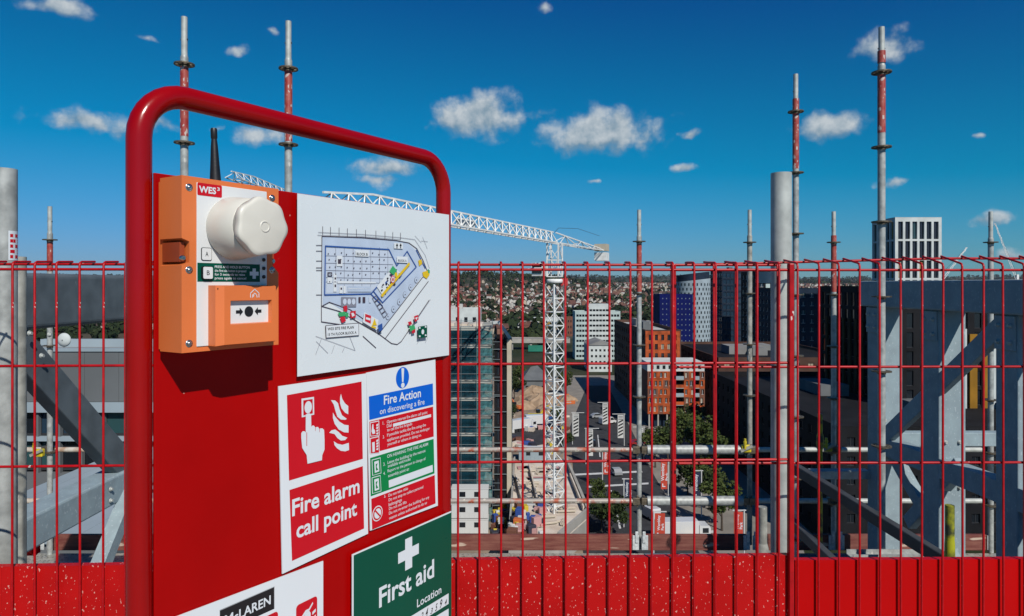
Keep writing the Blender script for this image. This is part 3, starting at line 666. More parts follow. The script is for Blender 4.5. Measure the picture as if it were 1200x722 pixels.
for (x_, y_, w_, h_, m_) in ((198, 262, 22, 40, 'print_pale'), (202, 275, 12, 18, 'map_line'), (162, 325, 18, 16, 'map_line'), (166, 329, 11, 9, 'map_pale'), (162, 345, 18, 22, 'print_pale'), (185, 330, 12, 70, 'print_pale'), (189, 345, 6, 8, 'map_line'), (189, 372, 6, 10, 'map_line'),
                             (200, 358, 148, 10, 'print_pale'), (208, 378, 12, 28, 'print_pale'), (224, 378, 8, 28, 'print_pale'), (212, 384, 6, 8, 'map_line'), (240, 378, 90, 22, 'map_tint'), (242, 386, 86, 3, 'print_pale'), (215, 420, 58, 38, 'map_thin'), (282, 420, 8, 22, 'map_line'), (298, 420, 10, 22, 'map_line'), (322, 420, 8, 22, 'map_pale')):
    MP([(x_, y_), (x_+w_, y_+w_*.03), (x_+w_, y_+h_), (x_, y_+h_)], m_, 6 if h_ > 20 else 7)
for k in range(3):
    cu, cv = q2(228+k*17, 438); mp.disc(cu, cv, .0045, .0055, M['map_pale'], 8, 14)
random.seed(3)
for i in range(46):                                              # column marks
    x_ = 165+(i % 10)*24+random.uniform(-4, 4); y_ = 252+(i//10)*26+random.uniform(-4, 4)
    if x_ < 405-(y_-240)*.2: MP([(x_, y_), (x_+4, y_), (x_+4, y_+4), (x_, y_+4)], 'map_line', 7)
core = [(352, 380), (418, 302), (448, 332), (378, 420)]
MP(core, 'print_pale', 6, 'plan_area')
for i in range(42):
    t, s = random.random(), random.random(); x_ = 355+t*64+s*26; y_ = 382-t*76+s*34
    dx, dy = 4.5, -5.2; wx = random.uniform(.5, 1.5)
    MP([(x_, y_), (x_+dx*wx, y_+dy*wx), (x_+dx*wx+3.5, y_+dy*wx+4), (x_+3.5, y_+4)], random.choice(['print_black', 'print_black', 'map_line', 'map_blue']), 7+i % 3)
ML([[(370, 415), (475, 293)]], .0042, 'map_yellow', 11)
MP([(398, 322), (412, 300), (428, 318), (415, 336)], 'map_green', 11)
cu, cv = q2(411, 353); mp.disc(cu, cv, .006, .0075, M['map_red'], 12, 18); mp.disc(cu, cv, .0045, .0058, PW, 13, 18); mp.disc(cu, cv, .0022, .0035, M['map_red'], 14, 14)
cu, cv = q2(424, 335); mp.disc(cu, cv, .004, .005, M['map_yellow'], 12, 12)
for k in range(6):
    x_, y_ = 395+k*22, 495-k*28; cu, cv = q2(x_, y_); mp.disc(cu, cv, .0056, .0062, M['map_thin'], 5, 18); mp.disc(cu, cv, .005, .0056, M['map_tint'], 6, 18); mp.disc(cu, cv, .0014, .0016, M['map_line'], 7, 8)
for k in range(5):
    x_, y_ = 335+k*9, 425+k*15; ML([[(x_, y_), (x_+14, y_-10), (x_+22, y_+3), (x_+8, y_+14), (x_, y_)]], .0008, 'map_line', 7)
MP([(512, 280), (524, 276), (528, 292), (516, 302)], 'map_yellow', 6); MP([(528, 325), (550, 318), (556, 334), (545, 350), (532, 342)], 'map_yellow', 6); MP([(548, 312), (556, 318), (556, 330), (550, 328)], 'map_green', 7)
lay_ = 8
for (pts, m_) in (([(222, 456), (236, 452), (238, 474), (224, 478)], 'map_red'), ([(208, 498), (226, 494), (232, 512), (216, 520)], 'map_red'), ([(200, 480), (228, 476), (232, 492), (206, 494)], 'map_green'), ([(230, 480), (240, 480), (240, 496), (230, 498)], 'map_green'),
                  ([(246, 476), (268, 472), (268, 498), (248, 502)], 'map_red'), ([(250, 482), (258, 480), (264, 490), (254, 496)], 'print_pale'),
                  ([(300, 478), (355, 508), (348, 548), (294, 516)], 'print_pale'), ([(303, 484), (326, 492), (324, 522), (302, 512)], 'map_red'), ([(306, 497), (323, 502), (322, 510), (305, 505)], 'print_pale'), ([(338, 502), (347, 528), (328, 530)], 'map_yellow'), ([(326, 530), (344, 534), (342, 542), (325, 536)], 'map_yellow'),
                  ([(466, 516), (478, 512), (482, 524), (470, 530)], 'map_red'), ([(480, 544), (494, 540), (494, 556), (482, 560)], 'map_red'), ([(470, 532), (490, 526), (494, 542), (474, 552)], 'map_green'), ([(488, 494), (504, 488), (506, 506), (492, 516)], 'map_red'), ([(492, 500), (502, 496), (498, 508)], 'print_pale'),
                  ([(503, 534), (538, 528), (538, 574), (503, 578)], 'print_darkgreen'), ([(346, 530), (364, 520), (366, 546), (352, 552)], 'map_blue')):
    lay_ += 1; MP(pts, m_, lay_)
cu, cv = q2(520, 553); mp.disc(cu, cv, .0042, .0052, PW, 28, 14)
for (x_, y_) in ((508, 538), (531, 534), (508, 570), (531, 566)): MP([(x_-3, y_-3), (x_+3, y_-3), (x_+3, y_+3), (x_-3, y_+3)], 'print_pale', 28)
for (x_, y_, w_, h_, t_) in ((268, 240, 52, 24, 'BLOCK B'), (428, 264, 42, 24, 'BLOCK A')):
    MP([(x_, y_), (x_+w_, y_+2), (x_+w_, y_+h_+2), (x_, y_+h_)], 'print_pale', 9, 'caption_field')
    a = q2(x_+5, y_+h_-4); c = q2(x_+w_-5, y_+h_-4); mp.text(t_, a[0], a[1], c[0]-a[0], M['print_black'], 10, .01)
MP([(418, 212), (452, 214), (452, 236), (418, 234)], 'print_pale', 8)
for x_ in (424, 438): MP([(x_+3, 233), (x_+3, 224), (x_, 224), (x_+4.5, 214), (x_+9, 224), (x_+6, 224), (x_+6, 233)], 'print_black', 10)
MP([(153, 529), (282, 519), (283, 568), (155, 578)], 'map_line', 8, 'caption_border'); MP([(155.5, 531), (280, 521.5), (281, 566), (157, 575.5)], 'print_pale', 9, 'caption_field')
for (t_, x_, y_, xr) in (('W03 SITE FIRE PLAN', 161, 548, 262), ('15 TH FLOOR BLOCK A', 162, 569, 272)):
    a = q2(x_, y_); c = q2(xr, y_-6); mp.text(t_, a[0], a[1], c[0]-a[0], M['print_black'], 10, .012)
random.seed(11)

# ---- wireless call point with sounder
cp = thing('fire_alarm_call_point', 'orange fire alarm call point with cream sounder and black antenna', 'call point', BW(.023, -.0015, -.092), BRZ)
CU0, CV0, CW0 = .023, -.092, -.0015
def CL(u, v, w): return Vector((u-CU0, -(w-CW0), v-CV0))
def cbox(q, u0, u1, v0, v1, w0, w1, mi=0):
    a, b_ = CL(u0, v0, w0), CL(u1, v1, w1); q.box(a.x, b_.x, b_.y, a.y, a.z, b_.z, mi)
# housing: waist notch on both sides, rounded edges
def outline(u0, u1, v0, v1, nd, vn0, vn1):
    return [(u0, v0), (u1, v0), (u1, vn0-.012), (u1-nd, vn0), (u1-nd, vn1), (u1, vn1+.012), (u1, v1), (u0, v1), (u0, vn1+.004), (u0+nd, vn1), (u0+nd, vn0), (u0, vn0-.004)]
q = MB(); q.prism([CL(u, v, 0.0) for u, v in [(.027, -.088), (.174, -.088), (.174, .141), (.027, .141)]], (0, -.010, 0)); q.build('back_box', M['orange'], cp, bevel=.004)
q = MB(); q.prism([CL(u, v, .010) for u, v in outline(.023, .178, -.090, .145, .011, .030, .058)], (0, -.050, 0)); q.build('housing', M['orange'], cp, bevel=.009, seg=4)
for (u_, s) in ((.0285, 1), (.1725, -1)):
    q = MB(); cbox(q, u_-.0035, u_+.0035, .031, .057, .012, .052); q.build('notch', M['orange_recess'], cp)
    q = MB(); q.lathe([(.004, 0), (.004, -.003), (.0028, -.0045)], 12, CL(u_-s*.0, .036, .0515), 'y'); q.build('screw', M['chrome'], cp)
ru = .0335; rl = .1665
for (u_, v_) in ((ru, .130), (ru, .020), (ru, -.078), (rl, .130), (rl, .022), (rl, -.078)):
    q = MB(); q.lathe([(.0052, .0006), (.0050, -.0006), (.0034, -.0004)], 14, CL(u_, v_, .060), 'y'); q.lathe([(.0031, 0), (.0030, -.0016), (.0018, -.0022)], 12, CL(u_, v_, .0603), 'y'); q.build('screw', M['chrome'], cp)
cs = Sign.__new__(Sign); cs.u0, cs.v0, cs.w0, cs.root = CU0, CV0, CW0, cp
q = MB(); cbox(q, .044, .156, -.083, .138, .0595, .0615); q.build('face_plate', M['white_plate'], cp, bevel=.0006); cs.top = .0615
cs.flat(rr(.0628, .1295, .0185, .0085, .002), M['print_red'], 1, 'badge')
cs.text('WES', .0465, .1252, .0255, PW, 2, .03, .0088, name='badge_lettering'); cs.text('3', .0735, .1302, .0042, PW, 2, .02, .0046, name='badge_lettering')
cs.rect(.0443, .0045, .1435, .0300, M['print_darkgreen'], 1, 'instruction_strip')
for k, (t_, w_) in enumerate((('PRESS AND HOLD BUTTON', .056), ('the first aid button is pressed', .050), ('for 3 seconds to raise', .048), ('press again to cancel', .05))):
    cs.text(t_, .070, .0235-k*.0052, w_, PW, 2, .015, .0034, name='instruction_lettering')
cu, cv, a_, l_ = .1335, .0165, .0028, .0075
cs.flat([(cu-a_, cv-l_), (cu+a_, cv-l_), (cu+a_, cv-a_), (cu+l_, cv-a_), (cu+l_, cv+a_), (cu+a_, cv+a_), (cu+a_, cv+l_), (cu-a_, cv+l_), (cu-a_, cv+a_), (cu-l_, cv+a_), (cu-l_, cv-a_), (cu-a_, cv-a_)], PW, 2, 'cross')
for (v_, t_, hh) in ((.0420, 'A', .0), (.0165, 'B', .003)):
    q = MB(); q.prism([CL(u, v, .0617) for u, v in rr(.0575, v_, .0078, .0088, .0025)], (0, -.0008-hh, 0)); bt = q.build('push_button', M['print_black'], cp)
    q = MB(); q.prism([CL(u, v, .0618+hh) for u, v in rr(.0575, v_, .0070, .0080, .002)], (0, -.0012, 0)); q.build('button_face', M['white_plate'], bt)
    cs.text(t_, .0553, v_-.003, .0044, M['print_black'], 2+int((.0014+hh)/.0003), .0, .0062, name='button_lettering', parent=bt)
for v_ in (.0370, .0245, .0120):
    q = MB(); q.lathe([(.0026, .0), (.0026, -.0016), (.0012, -.002)], 12, CL(.1500, v_, .0616), 'y'); q.build('indicator', M['black_plastic'], cp)
# sounder
so = MB(); so.lathe([(.0430, 0), (.0445, -.004), (.0425, -.020), (.0395, -.050), (.0375, -.0515)], 56, CL(.1, .0795, .0616), 'y'); so.build('sounder_body', M['cream'], cp)
def lobes(r, k=.0016, n=84): return [((r+k*math.cos(7*2*math.pi*i/n+.5))*math.cos(2*math.pi*i/n), (r+k*math.cos(7*2*math.pi*i/n+.5))*math.sin(2*math.pi*i/n)) for i in range(n)]
def lobed(q, prof):
    rings = [[CL(.1, .0795, w)+Vector((x_, 0, z_)) for x_, z_ in lobes(r, k)] for r, w, k in prof]; n = 84
    q.faces([p for g in rings for p in g], [(j*n+i, j*n+(i+1) % n, (j+1)*n+(i+1) % n, (j+1)*n+i) for j in range(len(rings)-1) for i in range(n)], 0, True)
    q.poly(rings[-1][::-1])
q = MB(); q.lathe([(.038, 0), (.038, -.006)], 40, CL(.1, .0795, .112), 'y'); q.build('sounder_gap', M['cream_rim'], cp)
q = MB(); lobed(q, [(.036, .1165, .0008), (.0382, .1168, .0014), (.0396, .1180, .0016), (.0396, .1256, .0016), (.0386, .1272, .0015), (.034, .1284, .0007), (.008, .1298, 0), (.001, .1299, 0)]); q.build('sounder_cap', M['cream'], cp)
q = MB(); q.lathe([(.0085, .0006), (.0080, -.0006), (.0060, -.0008), (.0056, .0)], 26, CL(.1, .0795, .1297), 'y'); q.build('cap_boss', M['cream'], cp)
# manual call point box with recessed white window
def frame_box(q, u0, u1, v0, v1, w0, w1, iu0, iu1, iv0, iv1):
    cbox(q, u0, iu0, v0, v1, w0, w1); cbox(q, iu1, u1, v0, v1, w0, w1); cbox(q, iu0, iu1, v0, iv0, w0, w1); cbox(q, iu0, iu1, iv1, v1, w0, w1)
    cbox(q, iu0-.001, iu1+.001, iv0-.001, iv1+.001, w0, w1-.006)
def oring(u0, u1, v0, v1, w): return [CL(u0, v0, w), CL(u1, v0, w), CL(u1, v1, w), CL(u0, v1, w)]
q = MB(); rings = [oring(.0605, .1560, -.0830, -.0005, .0616), oring(.0605, .1560, -.0830, -.0005, .0775), oring(.0700, .1545, -.0815, -.0020, .0835), oring(.0795, .1475, -.0545, -.0215, .0835), oring(.0805, .1465, -.0535, -.0225, .0765)]
for a, c in zip(rings[:-1], rings[1:]):
    for i in range(4): q.poly([a[i], a[(i+1) % 4], c[(i+1) % 4], c[i]])
box_ = q.build('call_point_box', M['orange'], cp, bevel=.0012)
cs.top = .0765
cs.rect(.0802, -.0540, .1468, -.0220, M['white_plate'], 0, 'press_panel')
cu, cv = .1135, -.0375
cs.disc(cu, cv, .0072, .0074, M['print_black'], 2, name='target_dot')
for s in (-1, 1):
    x0 = cu+s*.0095
    cs.flat([(x0, cv), (x0+s*.0055, cv+.0058), (x0+s*.0055, cv+.0022), (x0+s*.0115, cv+.0022), (x0+s*.0115, cv-.0022), (x0+s*.0055, cv-.0022), (x0+s*.0055, cv-.0058)], M['print_black'], 2, 'target_arrow')
cs.top = .0836
hu, hv = .1180, -.0125
cs.lines([[(hu-.007, hv-.005), (hu-.007, hv+.001), (hu, hv+.0065), (hu+.007, hv+.001), (hu+.007, hv-.005)], [(hu-.002, hv-.004), (hu-.001, hv+.001), (hu+.003, hv-.001), (hu+.004, hv-.005)], [(hu-.004, hv-.005), (hu-.003, hv-.001)]], .0011, PW, 1, 'house_flame_symbol')
q = MB(); cbox(q, .0625, .0655, -.0062, -.0040, .078, .0795); q.build('key_hole', M['black_plastic'], cp)
# antenna
q = MB(); q.lathe([(.0080, .140), (.0076, .150), (.0060, .175), (.0048, .198), (.0038, .2075), (.0038, .2085), (.0045, .2095), (.0045, .2215), (.0038, .2235)], 20, (0, 0, 0)); an = q.build('antenna', M['black_plastic'], cp)
an.location = CL(.092, 0, .030)+Vector((0.006, 0, 0)); an.rotation_euler = (0, R(-2), 0)
for k in range(7):
    q = MB(); z_ = .158+k*.0055; r_ = .0073-(z_-.15)*.058; q.lathe([(r_*.97, z_), (r_*1.03+.0002, z_+.0008), (r_*.95, z_+.0016)], 20); q.build('antenna_rib', M['black_plastic'], an)
# ================================================================== terrain
def sstep(a, c, x):
    t = max(0., min(1., (x-a)/(c-a))); return t*t*(3-2*t)
def gh(x, y):
    h = 36*sstep(520, 3300, y)+78*sstep(3300, 7000, y)
    h += 50*math.exp(-((x+170)/420)**2-((y-2300)/560)**2)
    h += 10*math.exp(-((x-700)/500)**2-((y-2800)/500)**2)
    if y > 600: h += (math.sin(x*.0041+1.3)+math.sin(x*.0097+y*.003))*3.2*sstep(600, 2600, y)+sstep(4200, 7000, y)*(12*math.sin(x*.0013+.6)+6*math.sin(x*.0041))
    return GZ+h
mat('ground', (.030, .040, .018), .95, spec=.1, col2=(.10, .085, .060), scale=.012, detail=9, lo=.42, hi=.62, bump=.3, bscale=.4)
mat('asphalt', (.050, .051, .055), .9, spec=.15, var=.2, scale=.6, bump=.1, bscale=6)
mat('paving', (.26, .235, .20), .85, var=.14, scale=.35, bump=.1, bscale=4)
mat('road_paint', (.70, .70, .68), .6, var=.1, scale=2)
mat('leaf_dark', (.018, .034, .010), .8, spec=.2, col2=(.050, .070, .018), scale=.9, detail=3)
mat('leaf_mid', (.034, .060, .014), .8, spec=.2, col2=(.085, .105, .025), scale=.8, detail=3)
mat('leaf_far', (.014, .027, .012), .9, spec=.1, col2=(.040, .055, .022), scale=.02, detail=4)
mat('bark', (.07, .05, .035), .9, var=.3, scale=6)
xs = sorted(set([0]+[s*v for v in [20, 45, 75, 110, 160, 220, 300, 400, 520, 680, 880, 1120, 1400, 1750, 2200, 2800, 3600, 4600, 6000, 8000, 11000] for s in (1, -1)]))
ys = [-400, -150, -40, 0, 40, 80, 120, 160, 200, 260, 320, 400, 500]+[500*1.055**i for i in range(1, 58)]
g = MB(); P_ = [(x, y, gh(x, y)) for y in ys for x in xs]; nx = len(xs)
g.faces(P_, [(j*nx+i, j*nx+i+1, (j+1)*nx+i+1, (j+1)*nx+i) for j in range(len(ys)-1) for i in range(nx-1)], 0, True)
tag(g.build('ground', M['ground']), kind='structure')
def sheet(name, pix, m_, dz, drop=DROP):
    q = MB(); q.poly([GP(px, py, drop)+Vector((0, 0, dz)) for px, py in pix][::-1]); v = q.f
    o = q.build(name, M[m_]); me = o.data
    if me.polygons[0].normal.z < 0: me.flip_normals()
    return tag(o, kind='structure')
sheet('pavement', [(655, 440), (720, 440), (800, 470), (900, 520), (960, 700), (560, 700), (640, 520)], 'paving', .02)
sheet('road', [(688, 452), (712, 452), (738, 500), (768, 560), (850, 700), (690, 700), (672, 560), (668, 500)], 'asphalt', .05)
mat('sand', (.36, .27, .19), .95, col2=(.22, .17, .12), scale=.35, detail=8, bump=.3, bscale=3)
sheet('site_ground', [(560, 442), (655, 442), (668, 500), (672, 560), (700, 700), (520, 700)], 'sand', .035)
sheet('road', [(600, 498), (668, 508), (672, 530), (600, 518)], 'asphalt', .06)
for (pts) in ([(668, 556), (752, 552), (753, 554), (668, 558)], [(690, 570), (760, 566), (760, 568), (690, 572)], [(700, 510), (701, 510), (704, 536), (702.5, 536)], [(715, 575), (717, 575), (728, 620), (725.5, 620)], [(770, 625), (840, 622), (840, 625), (770, 628)]):
    q = MB(); q.poly([GP(px, py)+Vector((0, 0, .09)) for px, py in pts]); o = q.build('road_marking', M['road_paint'])
    if o.data.polygons[0].normal.z < 0: o.data.flip_normals()
    tag(o, kind='structure')

# ================================================================== buildings
UP = Vector((0, 0, 1))
def facade(mb, o, u, Wd, Ht, cols, rows, fw, fh, depth, mx=.5, mb0=.4, mt=.6, mi=0):
    o = Vector(o); u = Vector(u).normalized(); n = u.cross(UP); cw = (Wd-2*mx)/cols; ch = (Ht-mb0-mt)/rows; out = []
    pt = lambda a, z, d=0: o+u*a+UP*z-n*d
    def qd(a0, a1, z0, z1): mb.poly([pt(a0, z0), pt(a1, z0), pt(a1, z1), pt(a0, z1)], mi)
    qd(0, Wd, 0, mb0); qd(0, Wd, Ht-mt, Ht); qd(0, mx, mb0, Ht-mt); qd(Wd-mx, Wd, mb0, Ht-mt)
    ww, hh = cw*fw, ch*fh
    for j in range(rows):
        z0 = mb0+j*ch; z1 = z0+ch; wz0 = z0+(ch-hh)*.55; wz1 = wz0+hh
        qd(mx, Wd-mx, z0, wz0); qd(mx, Wd-mx, wz1, z1)
        for i in range(cols):
            a0 = mx+i*cw; w0 = a0+(cw-ww)/2; w1 = w0+ww
            qd(a0, w0, wz0, wz1); qd(w1, a0+cw, wz0, wz1)
            for (p0, p1) in (((w0, wz0), (w1, wz0)), ((w1, wz0), (w1, wz1)), ((w1, wz1), (w0, wz1)), ((w0, wz1), (w0, wz0))):
                mb.poly([pt(*p0), pt(*p0, depth), pt(*p1, depth), pt(*p1)], mi)
            out.append((pt((w0+w1)/2, (wz0+wz1)/2, depth-.02), math.atan2(u.y, u.x), ww, hh, i, j))
    return out
WM = {}
def win_mesh(ww, hh, gm, fm, mull=1):
    k = (round(ww, 2), round(hh, 2), gm, fm, mull)
    if k not in WM:
        q = MB(); q.poly([(-ww/2, 0, -hh/2), (ww/2, 0, -hh/2), (ww/2, 0, hh/2), (-ww/2, 0, hh/2)], 0)
        for i in range(mull): x = -ww/2+ww*(i+1)/(mull+1); q.box(x-.05, x+.05, -.06, -.005, -hh/2, hh/2, 1)
        q.box(-ww/2, ww/2, -.065, -.004, -hh/2, -hh/2+.1, 1)
        WM[k] = q.mesh('window', [M[gm], M[fm]])
    return WM[k]
mat('glass_dark', (.012, .016, .022), .12, spec=.6)
mat('glass_blue', (.02, .045, .075), .10, spec=.7)
mat('glass_teal', (.03, .08, .085), .15, spec=.6)
mat('curtain', (.42, .36, .26), .8)
mat('curtain_gold', (.36, .22, .05), .7)
mat('frame_dark', (.03, .03, .033), .5)
mat('frame_white', (.6, .6, .58), .5)
def bmat(nm, c, v=.1, s=.25, rough=.8): return mat(nm, c, rough, var=v, scale=s, bump=.05, bscale=2, spec=.12)
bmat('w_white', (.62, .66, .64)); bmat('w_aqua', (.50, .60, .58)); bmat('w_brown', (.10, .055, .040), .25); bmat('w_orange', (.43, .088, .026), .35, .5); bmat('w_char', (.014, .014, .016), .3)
bmat('w_blue', (.002, .007, .095), .1); bmat('w_navy', (.015, .028, .05), .2); bmat('w_grey', (.16, .17, .175), .12); bmat('w_conc', (.40, .38, .34), .15); bmat('w_brick', (.20, .085, .055), .2)
bmat('w_gold', (.34, .17, .02), .2); bmat('w_gold_shade', (.055, .036, .016), .3); bmat('w_cream', (.55, .49, .38), .1); bmat('r_grey', (.27, .27, .26), .2, .1); bmat('r_pale', (.52, .51, .48), .15, .1); bmat('r_pink', (.30, .17, .14), .15, .1); bmat('w_cool', (.33, .40, .44), .1)
bmat('w_slab', (.42, .42, .37), .3); bmat('w_green', (.03, .22, .15), .1); bmat('w_yellow', (.55, .38, .10), .1)
def block(name, label, x0, x1, y0, y1, top, wall, front=None, left=None, right=None, glass='glass_dark', frame='frame_dark', roof='r_grey', zb=GZ, plants=0, group=None, mixwin=(), rz=0, cat='building', mull=1, parapet=.8, depth=.25, fmx=.5, fmb=.4):
    root = thing(name, label, cat, (x0, y0, zb), rz, group)
    Wd, Dp, H = x1-x0, y1-y0, EYE-top-zb
    mb = MB(); wins = []
    for spec_, o, u, l in ((front, (0, 0, 0), (1, 0, 0), Wd), (left, (0, Dp, 0), (0, -1, 0), Dp), (right, (Wd, 0, 0), (0, 1, 0), Dp)):
        if spec_: c, r, fw, fh = spec_; wins += facade(mb, o, u, l, H, c, r, fw, fh, depth, mx=fmx, mb0=fmb, mt=1.0)
        else:
            o = Vector(o); u = Vector(u); mb.poly([o, o+u*l, o+u*l+UP*H, o+UP*H])
    mb.poly([(Wd, Dp, 0), (0, Dp, 0), (0, Dp, H), (Wd, Dp, H)])
    mb.build('wall', M[wall], root)
    r = MB(); r.box(.3, Wd-.3, .3, Dp-.3, H-parapet-.2, H-parapet)
    r.build('roof', M[roof], root)
    q = MB(); t = .3
    for (a, c, d, e) in ((0, Wd, 0, t), (0, Wd, Dp-t, Dp), (0, t, t, Dp-t), (Wd-t, Wd, t, Dp-t)): q.box(a, c, d, e, H-parapet-.25, H+.02) if False else q.box(a-.03, c+.03, d-.03, e+.03, H+.001, H+.12)
    for (pa, pc, n_) in (((Wd-t, t), (t, t), 1), ((t, Dp-t), (Wd-t, Dp-t), 1), ((t, t), (t, Dp-t), 1), ((Wd-t, Dp-t), (Wd-t, t), 1)): q.poly([(*pa, H-parapet), (*pc, H-parapet), (*pc, H), (*pa, H)])
    q.build('parapet', M[wall], root)
    for k in range(plants):
        a, d = random.uniform(.15, .7)*Wd, random.uniform(.2, .7)*Dp; w_, e_ = random.uniform(.08, .2)*Wd, random.uniform(.1, .2)*Dp
        q = MB(); q.box(a, a+w_, d, d+e_, H-parapet+.01, H+random.uniform(.8, 2.2)); q.build('roof_plant', M[random.choice(['r_pale', 'w_grey', 'r_grey'])], root)
    for (p, rz_, ww, hh, i, j) in wins:
        g_ = glass
        if mixwin and random.random() < .3: g_ = random.choice(mixwin)
        inst(win_mesh(ww, hh, g_, frame, mull), 'window', root, p, (0, 0, rz_))
    root['H'] = H
    return root
def xat(px, Y): return (px-600)/800*Y
def drop(py, Y): return (py-334)/800*Y

# --- white and aqua office slab
Y = 385
a = block('office_block', 'pale aqua office slab with long window bands beyond the street', xat(674, Y), xat(727, Y), Y, Y+16, drop(365, Y), 'w_aqua', (15, 9, .80, .46), (4, 9, .5, .4), glass='glass_dark', roof='r_pale', plants=2, mull=0, depth=.4)
q = MB(); H = a['H']; c0, c1 = xat(689, Y)-xat(674, Y), xat(714, Y)-xat(674, Y)
ws = facade(q, (c0, -1.6, 0), (1, 0, 0), c1-c0, H+4.2, 6, 10, .82, .44, .4, mt=2.2); q.poly([(c0, 0, 0), (c0, -1.6, 0), (c0, -1.6, H+4.2), (c0, 0, H+4.2)]); q.poly([(c1, -1.6, 0), (c1, 0, 0), (c1, 0, H+4.2), (c1, -1.6, H+4.2)]); q.poly([(c0, -1.6, H+4.2), (c1, -1.6, H+4.2), (c1, 9, H+4.2), (c0, 9, H+4.2)]); q.box(c0, c1, .02, 9, H+.2, H+4.19)
q.build('stair_core', M['w_white'], a)
for (p, rz_, ww, hh, i, j) in ws: inst(win_mesh(ww, hh, 'glass_dark', 'frame_white', 0), 'window', a, p, (0, 0, rz_))
# --- low gabled hall in front of it
Y = 330
hall = block('gabled_hall', 'small grey hall with shallow pitched roof in front of the aqua office slab', xat(690, Y), xat(717, Y), Y, Y+22, drop(405, Y), 'w_white', (5, 4, .5, .4), (6, 4, .4, .4), roof='r_grey', parapet=.2)
q = MB(); H = hall['H']; w_ = xat(717, Y)-xat(690, Y)
q.prism([(-.4, -.4, H+.14), (w_+.4, -.4, H+.14), (w_*.5, -.4, H+2.4)], (0, 22.6, 0)); q.build('pitched_roof', M['r_grey'], hall)
# --- brown and orange apartment blocks
block('apartment_block', 'tall brown apartment block with orange street front and pale roof', 42.3, xat(798, 217), 217, 282, drop(387, 217), 'w_brown', None, (14, 8, .42, .55), roof='r_pale', plants=4, mixwin=('curtain',), parapet=1.0)
q = thing('facade_panel', 'orange clad upper street front of the tall brown apartment block', 'facade', (42.28, 216.2, GZ), 0)
mb = MB(); hgt = EYE-drop(388, 217)-GZ; ws = facade(mb, (0, 0, 0), (1, 0, 0), xat(796, 217)-42.28, hgt, 5, 9, .46, .62, .3); wdt = xat(796, 217)-42.28
mb.poly([(0, .78, 0), (0, 0, 0), (0, 0, hgt), (0, .78, hgt)]); mb.poly([(wdt, 0, 0), (wdt, .78, 0), (wdt, .78, hgt), (wdt, 0, hgt)]); mb.poly([(0, 0, hgt), (wdt, 0, hgt), (wdt, .78, hgt), (0, .78, hgt)]); mb.build('cladding', M['w_orange'], q)
for (p, rz_, ww, hh, i, j) in ws: inst(win_mesh(ww, hh, random.choice(['glass_dark', 'glass_dark', 'curtain']), 'frame_dark', 1), 'window', q, p, (0, 0, rz_))
Y = 200; x0, x1 = xat(759, Y), xat(826, Y)
ob = thing('apartment_block', 'lower orange panelled apartment block with recessed balconies and white top floor', 'building', (x0, Y, GZ), 0)
Wd = x1-x0; H = EYE-drop(425, Y)-GZ; GF = 4.2
mb = MB(); mb2 = MB(); cols = 11; fl = 5; ch = (H-GF-2.6)/fl; cw = Wd/cols
for j in range(fl):
    for i in range(cols):
        a0, z0 = i*cw, GF+j*ch
        if i in (5, 6, 9): continue
        mtx = random.choice([0, 0, 0, 1])
        w0 = a0+cw*(.18 if (i+j) % 2 else .36); w1 = w0+cw*.46; wz0, wz1 = z0+ch*.28, z0+ch*.88
        for (p, r_, s, t) in ((a0, w0, z0, z0+ch), (w1, a0+cw, z0, z0+ch), (w0, w1, z0, wz0), (w0, w1, wz1, z0+ch)): mb.poly([(p, 0, s), (r_, 0, s), (r_, 0, t), (p, 0, t)], mtx)
        inst(win_mesh(w1-w0, wz1-wz0, random.choice(['glass_dark', 'glass_dark', 'glass_blue', 'curtain']), 'frame_white', 1), 'window', ob, ((w0+w1)/2, .25, (wz0+wz1)/2))
        for (pa, pb) in (((w0, wz0), (w1, wz0)), ((w1, wz0), (w1, wz1)), ((w1, wz1), (w0, wz1)), ((w0, wz1), (w0, wz0))): mb.poly([(pa[0], 0, pa[1]), (pa[0], .27, pa[1]), (pb[0], .27, pb[1]), (pb[0], 0, pb[1])], mtx)
    for (b0, b1) in ((5, 7), (9, 10)):
        z0 = GF+j*ch; q = MB(); q.box(b0*cw+.1, b1*cw-.1, -.25, 1.4, z0, z0+.2); q.build('balcony_slab', M['w_conc'], ob)
        q = MB(); q.box(b0*cw+.12, b1*cw-.12, -.22, -.16, z0+.22, z0+1.15); q.build('balcony_rail', M['w_orange' if j % 2 else 'w_cool'], ob)
        q = MB(); q.box(b0*cw+.05, b1*cw-.05, 1.45, 1.5, z0+.2, z0+ch); q.build('balcony_door', M['glass_dark'], ob)
for b0 in (5, 7, 9, 10): mb.poly([(b0*cw, 0, GF), (b0*cw, 1.5, GF), (b0*cw, 1.5, H-2.6), (b0*cw, 0, H-2.6)], 0)
ws = facade(mb2, (0, .4, H-2.6), (1, 0, 0), Wd, 2.6, 9, 1, .5, .6, .25, mb0=.2, mt=.5)
for (p, rz_, ww, hh, i, j) in ws: inst(win_mesh(ww, hh, 'glass_dark', 'frame_dark', 1), 'window', ob, p, (0, 0, rz_))
mb.poly([(Wd, 0, GF), (Wd, 14, GF), (Wd, 14, H-2.6), (Wd, 0, H-2.6)]); mb.poly([(0, 14, GF), (0, 0, GF), (0, 0, H-2.6), (0, 14, H-2.6)], 1); mb.poly([(0, 0, H-2.6), (Wd, 0, H-2.6), (Wd, .4, H-2.6), (0, .4, H-2.6)]); mb.poly([(0, 0, GF), (0, 14, GF), (Wd, 14, GF), (Wd, 0, GF)])
mb.build('cladding', [M['w_orange'], M['w_brick']], ob)
